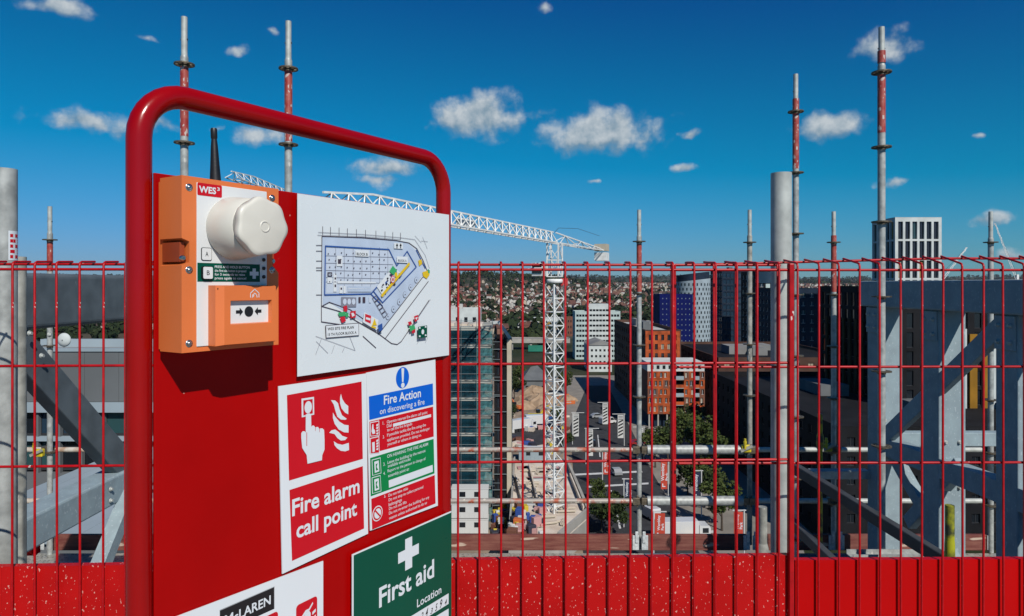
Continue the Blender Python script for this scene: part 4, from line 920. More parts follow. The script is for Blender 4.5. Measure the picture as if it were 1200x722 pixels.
mb2.poly([(0, .4, H), (Wd, .4, H), (Wd, 14, H), (0, 14, H)]); mb2.poly([(0, 14, H-2.6), (0, .4, H-2.6), (0, .4, H), (0, 14, H)]); mb2.build('top_floor', M['w_white'], ob)
q = MB(); q.box(.8, Wd-.8, 2.5, 13.5, 0, GF-.01); q.build('ground_floor', M['w_navy'], ob)
for i in range(7): q = MB(); q.box(.3+i*(Wd-1)/6, .7+i*(Wd-1)/6, .2, .6, 0, GF-.01); q.build('column', M['w_conc'], ob)
# white studio roof between orange block and cylinder tower
block('rooftop_hall', 'low white roofed hall between the orange block and the round tower', xat(796, 300), xat(850, 300), 300, 325, drop(412, 300), 'w_white', (6, 4, .4, .5), roof='r_pale', plants=3)
# --- blue block and cylinder tower
Y = 410
block('blue_tower', 'deep blue tower block dotted with small windows', xat(773, Y), xat(812, Y), Y, Y+18, drop(345, Y), 'w_blue', (8, 11, .24, .26), None, roof='r_grey', frame='frame_dark', glass='w_cool', mull=0, fmx=.8)
cyl = thing('round_tower', 'round white tower with slanted dark crown and staggered small windows', 'building', (xat(817.5, 440), 440+11.5, GZ), 0)
RR = 11.6; Hc = EYE-drop(328, 440)-GZ; n = 64
def topz(a): return Hc+1.3*math.cos(a)
mb = MB(); pts = []
for i in range(n): a = 2*math.pi*i/n; pts.append((RR*math.cos(a), RR*math.sin(a), 0))
for i in range(n): a = 2*math.pi*i/n; pts.append((RR*math.cos(a), RR*math.sin(a), topz(a)))
mb.faces(pts, [(i, (i+1) % n, n+(i+1) % n, n+i) for i in range(n)], 0, True); mb.build('wall', M['w_cool'], cyl)
q = MB(); p2 = [(10.6*math.cos(2*math.pi*i/n), 10.6*math.sin(2*math.pi*i/n), Hc-3) for i in range(n)]+[(10.6*math.cos(2*math.pi*i/n), 10.6*math.sin(2*math.pi*i/n), topz(2*math.pi*i/n)+4.2) for i in range(n)]
q.faces(p2, [(i, (i+1) % n, n+(i+1) % n, n+i) for i in range(n)], 0, True); q.poly(p2[n:]); q.build('crown', M['w_navy'], cyl)
q = MB(); q.poly([(p[0]*.995, p[1]*.995, topz(2*math.pi*i/n)-.2) for i, p in enumerate(pts[:n])]); q.build('roof', M['r_grey'], cyl)
wq = MB(); wq.box(-.42, .42, -.06, .3, -.85, .85); wme = wq.mesh('window', M['glass_dark'])
for j in range(14):
    for i in range(15):
        a = R(-90)+R(-92+i*13+(j % 2)*6.5); z = Hc-3.0-j*3.02
        if z > 2: inst(wme, 'window', cyl, (RR*math.cos(a), RR*math.sin(a), z), (0, 0, a+math.pi/2))
# --- dark glass towers
Y = 345
block('glass_tower', 'dark navy glass tower beside the round white tower', xat(846, Y), xat(884, Y), Y, Y+20, drop(317, Y), 'w_navy', (8, 15, .84, .74), (6, 15, .84, .74), glass='glass_blue', roof='r_grey', mull=0, plants=1)
Y = 300
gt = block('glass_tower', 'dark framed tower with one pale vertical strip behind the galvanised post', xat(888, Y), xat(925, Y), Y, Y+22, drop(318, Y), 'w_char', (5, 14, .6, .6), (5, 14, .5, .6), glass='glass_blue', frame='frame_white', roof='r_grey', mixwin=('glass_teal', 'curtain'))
q = MB(); q.box(xat(897, Y)-xat(888, Y), xat(902, Y)-xat(888, Y), -.4, -.02, 0, gt['H']-5.5); q.build('pale_strip', M['w_aqua'], gt)
q = MB(); q.box(0, xat(910, Y)-xat(888, Y), -.3, -.02, gt['H']-5.2, gt['H']-.2); q.build('blue_glazing', M['glass_blue'], gt)
# --- blocks to the right: shade put into dark wall and roof colours
block('street_block', 'long windowed street block, its deep shade painted as charcoal walls and roof', 51.5, 92, 108, 176, drop(436, 176), 'w_char', (12, 6, .4, .5), (18, 6, .40, .5), glass='glass_dark', roof='w_char', plants=3, parapet=1.0)
block('street_block', 'dark brown street block with shade-darkened roof behind the long charcoal block', 62.0, 105, 205, 262, drop(410, 230), 'w_brown', (10, 7, .4, .5), (14, 7, .42, .5), roof='w_char', plants=4, mixwin=('curtain', 'glass_blue'))
block('street_block', 'slate coloured tower with small balconies left of the gold clad building', 108, 122, 258, 300, drop(338, 262), 'w_navy', (4, 12, .5, .5), (10, 12, .45, .5), glass='glass_blue', frame='frame_white', roof='r_grey', plants=2, mixwin=('glass_teal', 'curtain'))
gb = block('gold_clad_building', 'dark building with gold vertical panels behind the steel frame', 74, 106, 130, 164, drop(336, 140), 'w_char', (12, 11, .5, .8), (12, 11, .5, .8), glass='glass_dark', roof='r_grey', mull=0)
for i in (4, 5): q = MB(); q.box(2.6+i*2.6, 4.0+i*2.6, -.35, -.02, .3, gb['H']-9); q.build('gold_panel', M['w_gold'], gb)
for x_ in (11.6, 17.4): q = MB(); q.box(x_, x_+.7, -.5, -.02, .3, gb['H']-8); q.build('pale_strip', M['w_white'], gb)
for i in range(11): q = MB(); q.box(-.35, -.02, 2.6+i*2.7, 3.6+i*2.7, .3, gb['H']-7); q.build('gold_panel', M['w_gold_shade'], gb)  # shaded copy of the gold, painted darker on the side face
# --- white residential tower
Y = 218
block('residential_tower', 'tall white gridded residential tower above the steel frame', xat(1049, Y), xat(1103.5, Y), Y, Y+14, drop(255, Y), 'w_white', (6, 10, .68, .90), (5, 10, .72, .90), (4, 10, .5, .86), glass='glass_dark', frame='frame_dark', roof='r_grey', mixwin=('curtain_gold', 'curtain', 'glass_teal'), mull=1, fmx=.6, depth=.6)
# --- grey building on the left, and the white flat roof below it
Y = 34
lb = thing('office_building', 'grey clad office building with window bands behind the left fence', 'building', (xat(-60, Y), Y, GZ), 0)
Wd = xat(300, Y)-xat(-60, Y); zt = EYE-drop(409, Y)-GZ; zr = EYE-drop(397, 41)-GZ
q = MB(); q.box(0, Wd, 0, 12, 0, zt-6.2); q.box(0, Wd, 0, 12, zt-5.6, zt-.25) if False else None; q.build('lower_wall', M['w_grey'], lb)
npan = 9
for i in range(npan):                                            # cladding panels of the parapet band
    q = MB(); q.box(i*Wd/npan+.008, (i+1)*Wd/npan-.008, -.06, .25, zt-2.62, zt-.12); q.build('cladding_panel', M['w_grey'], lb)
q = MB(); q.box(-.1, Wd+.1, -.12, .4, zt-.118, zt+.03); q.build('coping', M['w_cool'], lb)
q = MB(); q.box(-.1, Wd+.1, -.10, .3, zt-3.15, zt-2.64); q.build('fascia', M['w_cool'], lb)
q = MB(); q.box(0, Wd, .45, 12, zt-.8, zt-.5); q.build('roof', M['r_grey'], lb)
q = MB(); q.box(0, Wd, 6.6, 7.0, zt-.5, zr); q.build('rear_parapet', M['w_cool'], lb)
q = MB(); q.box(.1, Wd-.1, .5, 11.9, zt-6.2, zt-3.2); q.build('interior', M['w_char'], lb)
nw = 14
for i in range(nw):
    for (za, zb_) in ((zt-4.35, zt-3.17), (zt-6.1, zt-4.62)):
        inst(win_mesh(Wd/nw-.12, zb_-za, random.choice(['glass_blue', 'glass_teal', 'glass_dark']), 'frame_dark', 0), 'window', lb, ((i+.5)*Wd/nw, .3, (za+zb_)/2))
for i in range(nw+1):
    q = MB(); q.box(i*Wd/nw-.05, i*Wd/nw+.05, .05, .28, zt-6.2, zt-3.16); q.build('mullion', M['w_grey'], lb)
q = MB(); q.box(0, Wd, .0, .32, zt-4.6, zt-4.38); q.build('transom', M['w_cool'], lb)
dish = thing('satellite_dish', 'small white satellite dish on the grey office roof', 'satellite dish', W(75, 404, Y+1.2), 0)
q = MB(); q.lathe([(.02, .02), (.18, .04), (.31, .10), (.36, .16), (.355, .165), (.30, .115), (.02, .035)], 20, (0, -.15, .25), 'y'); q.build('dish', M['w_white'], dish)
q = MB(); q.tube((0, 0, -.45), (0, 0, .25), .03, 8); q.tube((0, -.15, .25), (0, 0, .2), .03, 8); q.build('mast', M['w_grey'], dish)
fr_ = thing('flat_roof_block', 'low block with pale blue white flat roof below the left fence', 'building', (xat(-30, 24), 22, GZ), 0)
Wd2 = xat(250, 30)-xat(-30, 24); zf = EYE-8.0-GZ
q = MB(); q.box(0, Wd2, 0, 11.5, 0, zf-.3); q.build('wall', M['w_grey'], fr_)
for i in range(8): q = MB(); q.box(i*Wd2/8+.006, (i+1)*Wd2/8-.006, -.15, 11.6, zf-.298, zf); q.build('roof_sheet', M['w_cool' if i % 2 else 'w_cool'], fr_)
q = MB(); q.beam((2.0, 1.5, zf+.05), (9.5, 8.5, zf+.05), .12, .1); q.build('roof_pipe', M['w_char'], fr_)

# --- netted concrete frame under construction
mat('net', (.006, .038, .055), .9, spec=.1, var=.5, scale=.9, alpha=.88)
mat('net_pale', (.07, .20, .21), .9, spec=.1, var=.5, scale=1.6, alpha=.7)
mat('scaff_far', (.20, .24, .25), .5, metal=.3)
mat('ply', (.60, .49, .38), .8, col2=(.78, .70, .60), scale=.4, bump=.1, bscale=3)
Y = 121
nb = thing('netted_concrete_frame', 'concrete frame under construction wrapped in teal scaffold netting', 'building', (-34, Y, GZ), 0)
x1 = xat(577, Y)+34; H = EYE-drop(384, Y)-GZ; nf = 11; fh = H/nf
for k in range(1, nf+1): q = MB(); q.box(0, x1-.3, .3, 16, k*fh-.5, k*fh+.12); q.build('floor_slab', M['w_slab'], nb)
for i in range(6): q = MB(); q.box(.6+i*(x1-3)/5, 1.2+i*(x1-3)/5, 2, 2.6, 0, H-.43); q.build('column', M['w_conc'], nb)
q = MB(); q.box(1, x1-2, 8, 15.5, 0, H-.5); q.build('dark_interior', M['w_char'], nb)  # charcoal box stands in for the shade inside the frame
nbx = 11; bw = x1/nbx
nm = {}
for k_, m_ in (('a', 'net'), ('b', 'net_pale')):
    q = MB(); nn = 6
    for i in range(nn):
        xa, xb = bw*i/nn, bw*(i+1)/nn; da, db = .12*math.sin(i*2.1), .12*math.sin((i+1)*2.1); q.poly([(xa+.03, da, .25), (xb+.03*(i < nn-1), db, .25), (xb+.03*(i < nn-1), db*.5, fh-.52), (xa+.03, da*.5, fh-.52)])
    nm[k_] = q.mesh('net_panel', M['net' if k_ == 'a' else 'net_pale'])
for k in range(nf):
    for i in range(nbx): inst(nm['b' if i == nbx-1 else 'a'], 'net_panel', nb, (i*bw, .02, k*fh))
for i in range(nbx+1): q = MB(); q.tube((i*bw, -.1, 0), (i*bw, -.1, H+1.6), .05, 6); q.build('standard', M['scaff_far'], nb)
for k in range(nf+1):
    for dz in (0.15, 1.2): q = MB(); q.tube((-.3, -.1, k*fh+dz), (x1+.4, -.1, k*fh+dz), .05, 6); q.build('ledger', M['scaff_far'], nb)
for k in range(nf+1): q = MB(); q.tube((x1, .1, k*fh+.6), (x1+1.6, .1, k*fh+.6), .05, 6); q.build('putlog', M['scaff_far'], nb)
q = MB()
for i in range(30): a0, z_ = random.uniform(1, x1-3), H+.02; q.box(a0, a0+random.uniform(.4, 2.4), 1.5+random.uniform(0, 5), 7+random.uniform(0, 3), z_, z_+random.uniform(.2, .8))
o = q.build('roof_materials', M['ply'], nb); o['kind'] = 'stuff'
# --- dark stair tower with pale corner column
Y = 127
sc = block('stair_tower', 'narrow dark clad tower with pale concrete corner column', xat(579, Y), xat(594, Y), Y, Y+12, drop(398, Y), 'w_char', (2, 10, .5, .7), glass='glass_blue', roof='r_grey')
q = MB(); ww = xat(594, Y)-xat(579, Y); q.box(ww+.01, ww+1.0, -.4, .6, 0, sc['H']); q.build('corner_column', M['w_cream'], sc)
q = MB(); q.box(ww+.05, ww+.95, .61, 12, 0, sc['H']-.5); q.build('side_wall', M['w_char'], sc)
for k in range(11): q = MB(); q.box(-.3, ww, -.35, -.02, k*2.9+1, k*2.9+1.12); q.build('ledge', M['scaff_far'], sc)
q = MB(); q.beam((ww+.6, 0, sc['H']+.2), (ww-1.6, .5, sc['H']+3.4), .5, .5); q.build('roof_strut', M['w_white'], sc)

# ================================================================== tower cranes
mat('crane_white', (.86, .87, .84), .5, var=.12, scale=1.2)
mat('crane_red', (.5, .03, .03), .5)
def mast_section(w, h, t=.14):
    q = MB(); hw = w/2
    for sx in (-1, 1):
        for sy in (-1, 1): q.beam((sx*hw, sy*hw, 0), (sx*hw, sy*hw, h), t*1.5, t*1.5, up=(0, 1, 0))
    c = [(-hw, -hw), (hw, -hw), (hw, hw), (-hw, hw)]
    for i in range(4):
        a, b_ = c[i], c[(i+1) % 4]
        for j in range(2):
            z0, z1 = j*h/2, (j+1)*h/2
            q.beam((*a, z0), (*b_, z0), t, t)
            s, e = ((*a, z0), (*b_, z1)) if j == 0 else ((*b_, z0), (*a, z1))
            q.beam(s, e, t*.8, t*.8)
    return q.mesh('mast_section', M['crane_white'])
def jib_section(L_, w, h, t=.11, h2=None):
    h2 = h if h2 is None else h2
    q = MB(); n = 3
    q.beam((0, 0, h), (L_, 0, h2), t*1.3, t*1.3)
    for s in (-1, 1): q.beam((0, s*w/2, 0), (L_, s*w/2, 0), t*1.2, t*1.2)
    for i in range(n):
        xa, xm, xb = L_*i/n, L_*(i+.5)/n, L_*(i+1)/n; hm = h+(h2-h)*(i+.5)/n
        for s in (-1, 1): q.beam((xa, s*w/2, 0), (xm, 0, hm), t*.75, t*.75); q.beam((xm, 0, hm), (xb, s*w/2, 0), t*.75, t*.75)
        q.beam((xa, -w/2, 0), (xa, w/2, 0), t*.7, t*.7); q.beam((xa, -w/2, 0), (xb, w/2, 0), t*.6, t*.6)
    return q.mesh('jib_section', M['crane_white'])
def crane(label, x, y, zb, zjib, rz, jlen, clen, mrot, mw, jh, detail=True, jt=.11):
    root = thing('tower_crane', label, 'crane', (x, y, zb), 0, 'white tower cranes over the city')
    H = zjib-zb; ms = mast_section(mw, 4.2); n = int((H-7.0)//4.2); s = (H-7.0)/(n*4.2)
    q = MB(); q.box(-2.6, 2.6, -2.6, 2.6, 0, .6); q.build('base', M['w_conc'], root)
    for i in range(n): inst(ms, 'mast_section', root, (0, 0, i*4.2*s+.0), (0, 0, mrot), (1, 1, s))
    zt = H-7.0
    q = MB(); q.lathe([(mw*.5, zt+.2), (mw*.58, zt+.3), (mw*.58, zt+.8), (mw*.5, zt+.9)], 20); q.build('slew_ring', M['crane_white'], root)
    top = inst(mast_section(mw*.85, 5.6), 'tower_top', root, (0, 0, zt+1.3), (0, 0, rz))
    def rot(px, py, pz): c, s_ = math.cos(rz), math.sin(rz); return (px*c-py*s_, px*s_+py*c, pz)
    js = jib_section(jlen/8, 1.5, jh, jt)
    jt_ = jib_section(jlen/8, 1.5, jh, jt, jh*.6)
    for i in range(8): inst(jt_ if i == 7 else js, 'jib_section', root, rot(mw*.3+i*jlen/8, 0, H), (0, 0, rz))
    cj = jib_section(clen, 1.5, jh, jt, .35); inst(cj, 'counter_jib', root, rot(-mw*.3, 0, H), (0, 0, rz+math.pi))
    for k, m_ in ((0, 'w_cream'), (1, 'crane_white')):
        q = MB(); q.box(-1.0, 1.3, -1.25, 1.25, -1.9+(1-k)*1.75-.5*0, -.2+(1-k)*1.5); o = q.build('counterweight', M[m_], root); o.location = rot(-clen-.9, 0, H+(-.2 if k else .05)); o.rotation_euler = (0, 0, rz)
    q = MB(); q.prism([(-.9, -1, 0), (.9, -1, 0), (1.2, -1, 1.3), (.9, -1, 2.2), (-.9, -1, 2.2)], (0, 2.0, 0)); o = q.build('operator_cab', M['crane_white'], root, bevel=.12); o.location = rot(1.2, -2.3, zt+1.4); o.rotation_euler = (0, 0, rz)
    q = MB(); q.box(.92, 1.16, -.85, .85, .5, 1.9); g_ = q.build('cab_window', M['glass_dark'], o)
    if detail:
        q = MB(); q.box(0, 2.8, -.8, -.74, -.05, 1.0); o = q.build('jib_panel', M['crane_white'], root); o.location = rot(jlen*.48, 0, H+.3); o.rotation_euler = (0, 0, rz); o.scale = (1.9, 1, 1.0)
        q = MB(); q.path([(0, 0, 0), (-2, 0, .9), (-clen*.45, 0, 1.6), (-clen+1, 0, 1.2)], .035, 5); o = q.build('tie_rope', M['frame_dark'], root); o.location = (0, 0, H+jh); o.rotation_euler = (0, 0, rz)
        q = MB(); q.box(1.0, 2.2, -.3, .3, 0, 1.2); o = q.build('warning_board', M['crane_red'], root); o.location = (0, 0, zt-1.2+1.0); o.rotation_euler = (0, 0, R(10))
    return root
cx, cy = xat(650, 115), 115.0
tip = Vector((-16.3, 60.6)); jd = tip-Vector((cx, cy))
crane('tall white lattice tower crane standing on the building site', cx, cy, GZ+.5, EYE+7.1, math.atan2(jd.y, jd.x), jd.length, 28, R(37), 2.35, 1.75, True, .15)
crane('second white tower crane with its jib tip beside the antenna', -35.5, 146, GZ, EYE+13.6, R(-90), 59, 16, R(20), 2.2, 1.3, False, .11)
# far luffing cranes
def luffer(label, base, tipp, w):
    root = thing('luffing_crane', label, 'crane', base, 0, 'distant luffing cranes on the horizon')
    q = MB(); t = Vector(tipp)-Vector(base); h = Vector((0, 0, t.z*.25))
    d = t-h
    for s in (-1, 1): q.beam(h+Vector((s*w, 0, 0)), t+Vector((s*w*.3, 0, 0)), .3, .3)
    for i in range(12):
        a = h+d*(i/12); c = h+d*((i+1)/12); s = 1 if i % 2 else -1; q.beam(a+Vector((s*w, 0, 0)), c-Vector((s*w, 0, 0)), .22, .22)
    q.build('jib', M['crane_white'], root)
    q = MB(); q.beam((0, 0, 0), h+Vector((0, 0, 6)), 2.0, 2.0, up=(0, 1, 0)); q.build('mast', M['crane_white'], root)
    q = MB(); q.beam(h+Vector((0, 0, 6)), t, .12, .12); q.beam(h+Vector((0, 0, 6)), h+Vector((-7, 0, 2)), .3, .3); q.build('tie_rope', M['frame_dark'], root)
luffer('pale luffing crane rising beside the white residential tower', W(1098, 352, 480), W(1133, 290, 480), .9)
luffer('thin pale luffing crane right of the plain scaffold pole', W(1192, 352, 620), W(1166, 262, 620), 1.0)
# ================================================================== trees
def leaf_crown(rx, rz, n, size, seed, m_):
    rnd = random.Random(seed); q = MB()
    cl = [(rnd.gauss(0, .42)*rx, rnd.gauss(0, .42)*rx, rnd.uniform(-.6, .75)*rz, rnd.uniform(.34, .6)*rx) for _ in range(13)]
    for i in range(n):
        c = cl[i % len(cl)]; d = Vector((rnd.gauss(0, 1), rnd.gauss(0, 1), rnd.gauss(0, 1))).normalized()*c[3]*rnd.uniform(.55, 1.05)
        p = Vector(c[:3])+d; a = Vector((rnd.gauss(0, 1), rnd.gauss(0, 1), rnd.gauss(0, .6))).normalized(); b_ = a.cross(Vector((rnd.gauss(0, 1), rnd.gauss(0, 1), rnd.gauss(0, 1)))).normalized()
        s = size*rnd.uniform(.6, 1.3); q.poly([p-a*s, p+b_*s*.6, p+a*s, p-b_*s*.6])
    return q.mesh('crown', m_)
CR = [leaf_crown(2.9, 2.8, 1500, .34, 1, M['leaf_mid']), leaf_crown(2.6, 3.3, 1500, .34, 2, M['leaf_dark']), leaf_crown(3.3, 2.6, 1600, .36, 3, M['leaf_mid']), leaf_crown(2.2, 2.2, 1100, .30, 4, M['leaf_dark'])]
def trunk_mesh(seed):
    rnd = random.Random(seed); q = MB(); q.tube((0, 0, 0), (.1, 0, 2.6), .22, 8, r2=.15); q.tube((.1, 0, 2.6), (.0, .1, 5.2), .15, 6, r2=.06)
    for i in range(5):
        a = i*1.3+rnd.random(); z = 2.3+i*.4; q.tube((.08, 0, z), (1.6*math.cos(a), 1.6*math.sin(a), z+1.5), .09, 5, r2=.03)
    return q.mesh('trunk', M['bark'])
TRK = [trunk_mesh(i) for i in range(2)]
tree_spots = [(664, 462, 1.0, 'at the far left kerb beside the dark office shadow'), (603, 470, 1.1, None), (610, 452, 1.0, None), (601, 498, .8, None), (768, 548, 1.0, None), (783, 545, 1.1, None), (798, 532, 1.3, None), (812, 522, 1.4, None), (826, 545, 1.3, None),
              (806, 580, .8, None), (822, 590, .95, None), (838, 600, 1.0, None), (846, 622, 1.0, None), (716, 632, .9, None), (705, 622, .75, None), (722, 612, .7, None), (700, 590, .55, None), (735, 610, .0, None), (652, 500, .7, None), (757, 530, .8, None), (841, 560, 1.2, None), (664, 530, .6, None), (690, 470, .0, None)]
for i, (px, py, s, _) in enumerate(tree_spots):
    if s == 0: continue
    p = GP(px, py); sz = 'tall' if s > 1.05 else 'small' if s < .85 else 'medium'; tn = 'pale green' if i % 2 == 0 else 'dark green'; lab = f'{sz} {tn} leafy street tree beside the ' + ('orange apartment block' if px > 745 else 'site crane' if px < 670 else 'bannered road')
    t = thing('street_tree', lab, 'tree', p, random.uniform(0, 6), 'street trees ' + ('beside the orange block' if px > 745 else 'beside the site' if px < 670 else 'along the bannered road'))
    t.scale = (s, s, s)
    inst(CR[i % 4], 'crown', t, (0, 0, 5.4)); inst(TRK[i % 2], 'trunk', t)

# ================================================================== suburb: houses and woods
mat('h_white', (.58, .55, .50), .8, var=.1, scale=.2); mat('h_brick', (.24, .115, .075), .8, var=.2, scale=.3); mat('h_cream', (.52, .44, .33), .8, var=.1, scale=.3)
mat('h_roof_red', (.13, .050, .034), .85, var=.3, scale=.15); mat('h_roof_brown', (.070, .048, .040), .85, var=.3, scale=.15); mat('h_glass', (.02, .024, .03), .2)
def house_geo(q, p, rz, w, d, h, rh, mw, mr, win=True):
    c, s = math.cos(rz), math.sin(rz)
    T = lambda x, y, z: (p[0]+x*c-y*s, p[1]+x*s+y*c, p[2]+z)
    x0, x1, y0, y1 = -w/2, w/2, -d/2, d/2
    for (a, b_) in (((x0, y0), (x1, y0)), ((x1, y0), (x1, y1)), ((x1, y1), (x0, y1)), ((x0, y1), (x0, y0))): q.poly([T(*a, -2), T(*b_, -2), T(*b_, h), T(*a, h)], mw)
    q.poly([T(x0, y0, h), T(x1, y0, h), T(0, y0, h+rh)], mw); q.poly([T(x1, y1, h), T(x0, y1, h), T(0, y1, h+rh)], mw)
    e = .4
    q.poly([T(x0-e, y0-e, h-.25), T(0, y0-e, h+rh+.1), T(0, y1+e, h+rh+.1), T(x0-e, y1+e, h-.25)][::-1], mr); q.poly([T(x1+e, y0-e, h-.25), T(x1+e, y1+e, h-.25), T(0, y1+e, h+rh+.1), T(0, y0-e, h+rh+.1)][::-1], mr)
    if win:
        for (a, z) in ((-w*.25, 1.0), (w*.22, 1.0), (-w*.25, 3.7), (w*.22, 3.7)): q.poly([T(a-.6, y0-.03, z), T(a+.6, y0-.03, z), T(a+.6, y0-.03, z+1.3), T(a-.6, y0-.03, z+1.3)], 5)
HM = [M['h_white'], M['h_brick'], M['h_cream'], M['h_roof_red'], M['h_roof_brown'], M['h_glass']]
variants = []
for k in range(8):
    q = MB(); mw = [0, 0, 1, 2, 0, 1, 2, 0][k]; mr = 3 if k % 3 != 1 else 4
    house_geo(q, (0, 0, 0), 0, 7.5+k % 3, 8+k % 2*2, 5.4, 3.0+.3*(k % 3), mw, mr); q.box(-1.9, -1.2, -.4, .4, 6.4, 9.3, 1)
    variants.append((q.mesh('house', HM), mw, mr))
rnd = random.Random(21)
cand = []
y = 600.
row = 0
while y < 3600:
    row += 1; skew = rnd.uniform(-.12, .12); street = rnd.uniform(-.25, .25)
    x = -.9*y
    while x < .95*y:
        x += rnd.uniform(9, 12.5)
        if rnd.random() < .045: x += rnd.uniform(20, 90)
        yy = y+skew*(x % 420)-skew*210+rnd.uniform(-3, 3)
        dens = .66 if yy < 1700 else .5
        hill = math.exp(-((x+170)/420)**2-((yy-2300)/560)**2)
        if rnd.random() > dens*(1-min(1, hill*1.4)): continue
        px = 600+x/yy*800
        cand.append((x, yy, street+rnd.choice([0, 0, math.pi/2])+rnd.uniform(-.1, .1), px))
    y += rnd.uniform(26, 40) if y < 1500 else rnd.uniform(38, 58)
def vis(c):
    px, y_ = c[3], c[1]
    py = 334-(gh(c[0], y_)+7-EYE)/y_*800
    return (535 < px < 668 or 725 < px < 775 or 905 < px < 965 or 62 < px < 146 or (668 <= px <= 725 and py < 352) or (775 <= px < 845 and py < 340))
singles = [c for c in cand if vis(c)][:300]; ss = set(id(c) for c in singles)
WN = {0: 'white walled', 1: 'red brick', 2: 'cream walled'}; RN = {3: 'red tiled', 4: 'brown tiled'}
for c in singles:
    k = rnd.randrange(8); me, mw, mr = variants[k]
    side = 'beyond the crane mast' if c[3] > 500 else 'beyond the grey office roof'
    o = inst(me, 'house', None, (c[0], c[1], gh(c[0], c[1])), (0, 0, c[2])); tag(o, f'small {WN[mw]} suburban house with {RN[mr]} roof {side}', 'house', f'{WN[mw]} houses with {RN[mr]} roofs {side}')
q = MB()
for c in cand:
    if id(c) in ss: continue
    k = rnd.random(); mw = 0 if k < .5 else 1 if k < .78 else 2
    house_geo(q, (c[0], c[1], gh(c[0], c[1])), c[2], rnd.uniform(7, 10), rnd.uniform(7, 11), rnd.uniform(4.8, 6.2), rnd.uniform(2.6, 3.8), mw, rnd.choice([3, 3, 4]), False)
tag(q.build('suburb_houses', HM), 'mass of small suburban houses covering the far hillside', 'houses', kind='stuff')
# woods: clumps of leaf faces over the slopes
def clump(q, c, r, h, n, rr_):
    for i in range(n):
        d = Vector((rr_.gauss(0, 1), rr_.gauss(0, 1), rr_.gauss(0, 1))).normalized(); p = Vector((c[0]+d.x*r, c[1]+d.y*r, c[2]+h*.45+d.z*h*.55))
        t = d.cross(Vector((rr_.gauss(0, 1), rr_.gauss(0, 1), rr_.gauss(0, 1)))).normalized(); u = d.cross(t); s = r*rr_.uniform(.4, .75)
        t = (t+d*rr_.uniform(-.5, .5)).normalized()
        q.poly([p-t*s, p-u*s*.8, p+t*s, p+u*s*.8])
q = MB(); w2 = random.Random(5)
n_ = 0
while n_ < 9500:
    y = 590*(12.5**w2.random()); x = w2.uniform(-.95, 1.0)*y
    hill = math.exp(-((x+170)/430)**2-((y-2350)/600)**2); band = .42+.3*math.sin(x*.011+y*.006)*math.sin(y*.009)
    if y > 3300: band = .9
    if w2.random() > max(band, hill*2.4): continue
    n_ += 1; r = w2.uniform(3.5, 7)*(1.25 if hill > .3 else 1)*(1.9 if y > 3300 else 1); clump(q, (x, y, gh(x, y)), r, r*w2.uniform(1.5, 2.3), 22 if y < 1500 else 14, w2)
for i in range(260):                                             # hedge of trees in front of the suburb
    y = w2.uniform(455, 640); x = w2.uniform(-.9, .9)*y
    px = 600+x/y*800
    if 640 < px < 760: continue
    clump(q, (x, y, gh(x, y)), w2.uniform(3, 5.5), w2.uniform(6, 10), 40, w2)
tag(q.build('hillside_woods', M['leaf_far']), 'dark green trees scattered over the hillside suburb', 'woods', kind='stuff')

# ================================================================== far low structures left of the crane mast
block('station_canopy', 'long white station canopy below the wooded hill', xat(574, 640), xat(648, 640), 640, 652, drop(377, 640), 'w_white', (14, 1, .8, .3), roof='r_pale', mull=0, zb=EYE-drop(384, 640)-1.5, parapet=.2)
block('yellow_fronted_shed', 'white shed with yellow lit front beside the crane mast', xat(626, 600), xat(668, 600), 600, 620, drop(373, 600), 'w_white', (1, 1, .72, .62), roof='r_pale', glass='w_yellow' if False else 'curtain_gold', zb=GZ, parapet=.3)
block('concrete_flyover', 'pale concrete flyover deck crossing behind the site', xat(596, 440), xat(668, 440), 440, 452, drop(397, 440), 'w_conc', None, roof='r_grey', zb=EYE-drop(402, 440), parapet=.3, cat='bridge')
for i, px in enumerate((600, 622, 646)):
    q = MB(); p = GP(px, 334+42*800/443); q.box(p.x-.7, p.x+.7, 441, 451, GZ, EYE-drop(402, 440)-.01); tag(q.build('flyover_pier', M['w_conc'], org=(p.x, 446, GZ)), 'pale concrete pier under the flyover deck', 'pier', 'piers of the concrete flyover')
block('green_hoarding', 'bright green site hoarding under the flyover', xat(619, 425), xat(637, 425), 425, 426, drop(405, 425), 'w_green', None, zb=EYE-drop(412, 425), parapet=.05, cat='hoarding')
block('white_pavilion', 'white roofed pavilion with dark gable above the netted frame', xat(520, 330), xat(562, 330), 330, 350, drop(362, 330), 'w_white', (4, 3, .4, .3), roof='r_pale', plants=2)
block('white_house_block', 'larger white gabled house block beside the red-banded scaffold pole', xat(742, 520), xat(766, 520), 520, 535, drop(377, 520), 'h_white', (5, 3, .4, .4), roof='r_pale')
block('terrace_block', 'brick apartment terrace beyond the crane mast', xat(664, 560), xat(700, 560), 560, 575, drop(372, 560), 'w_brick', (12, 3, .4, .4), roof='r_pink')
dk = block('hexagon_hall', 'grey roofed low hall behind the site heaps', xat(613, 262), xat(641, 262), 262, 280, drop(446, 262), 'w_grey', (4, 1, .5, .4), roof='r_grey')
q = MB(); H = dk['H']; ww = xat(641, 262)-xat(613, 262)
base = [(-.6, -.6), (ww+.6, -.6), (ww+.6, 18.6), (-.6, 18.6)]; apex = [(ww*.35, 7, H+4.5), (ww*.65, 11, H+4.5)]
B4 = [(a, b_, H+.13) for a, b_ in base]; q.poly([B4[0], B4[1], apex[1], apex[0]]); q.poly([B4[1], B4[2], apex[1]]); q.poly([B4[2], B4[3], apex[0], apex[1]]); q.poly([B4[3], B4[0], apex[0]]); q.build('hipped_roof', M['w_grey'], dk)

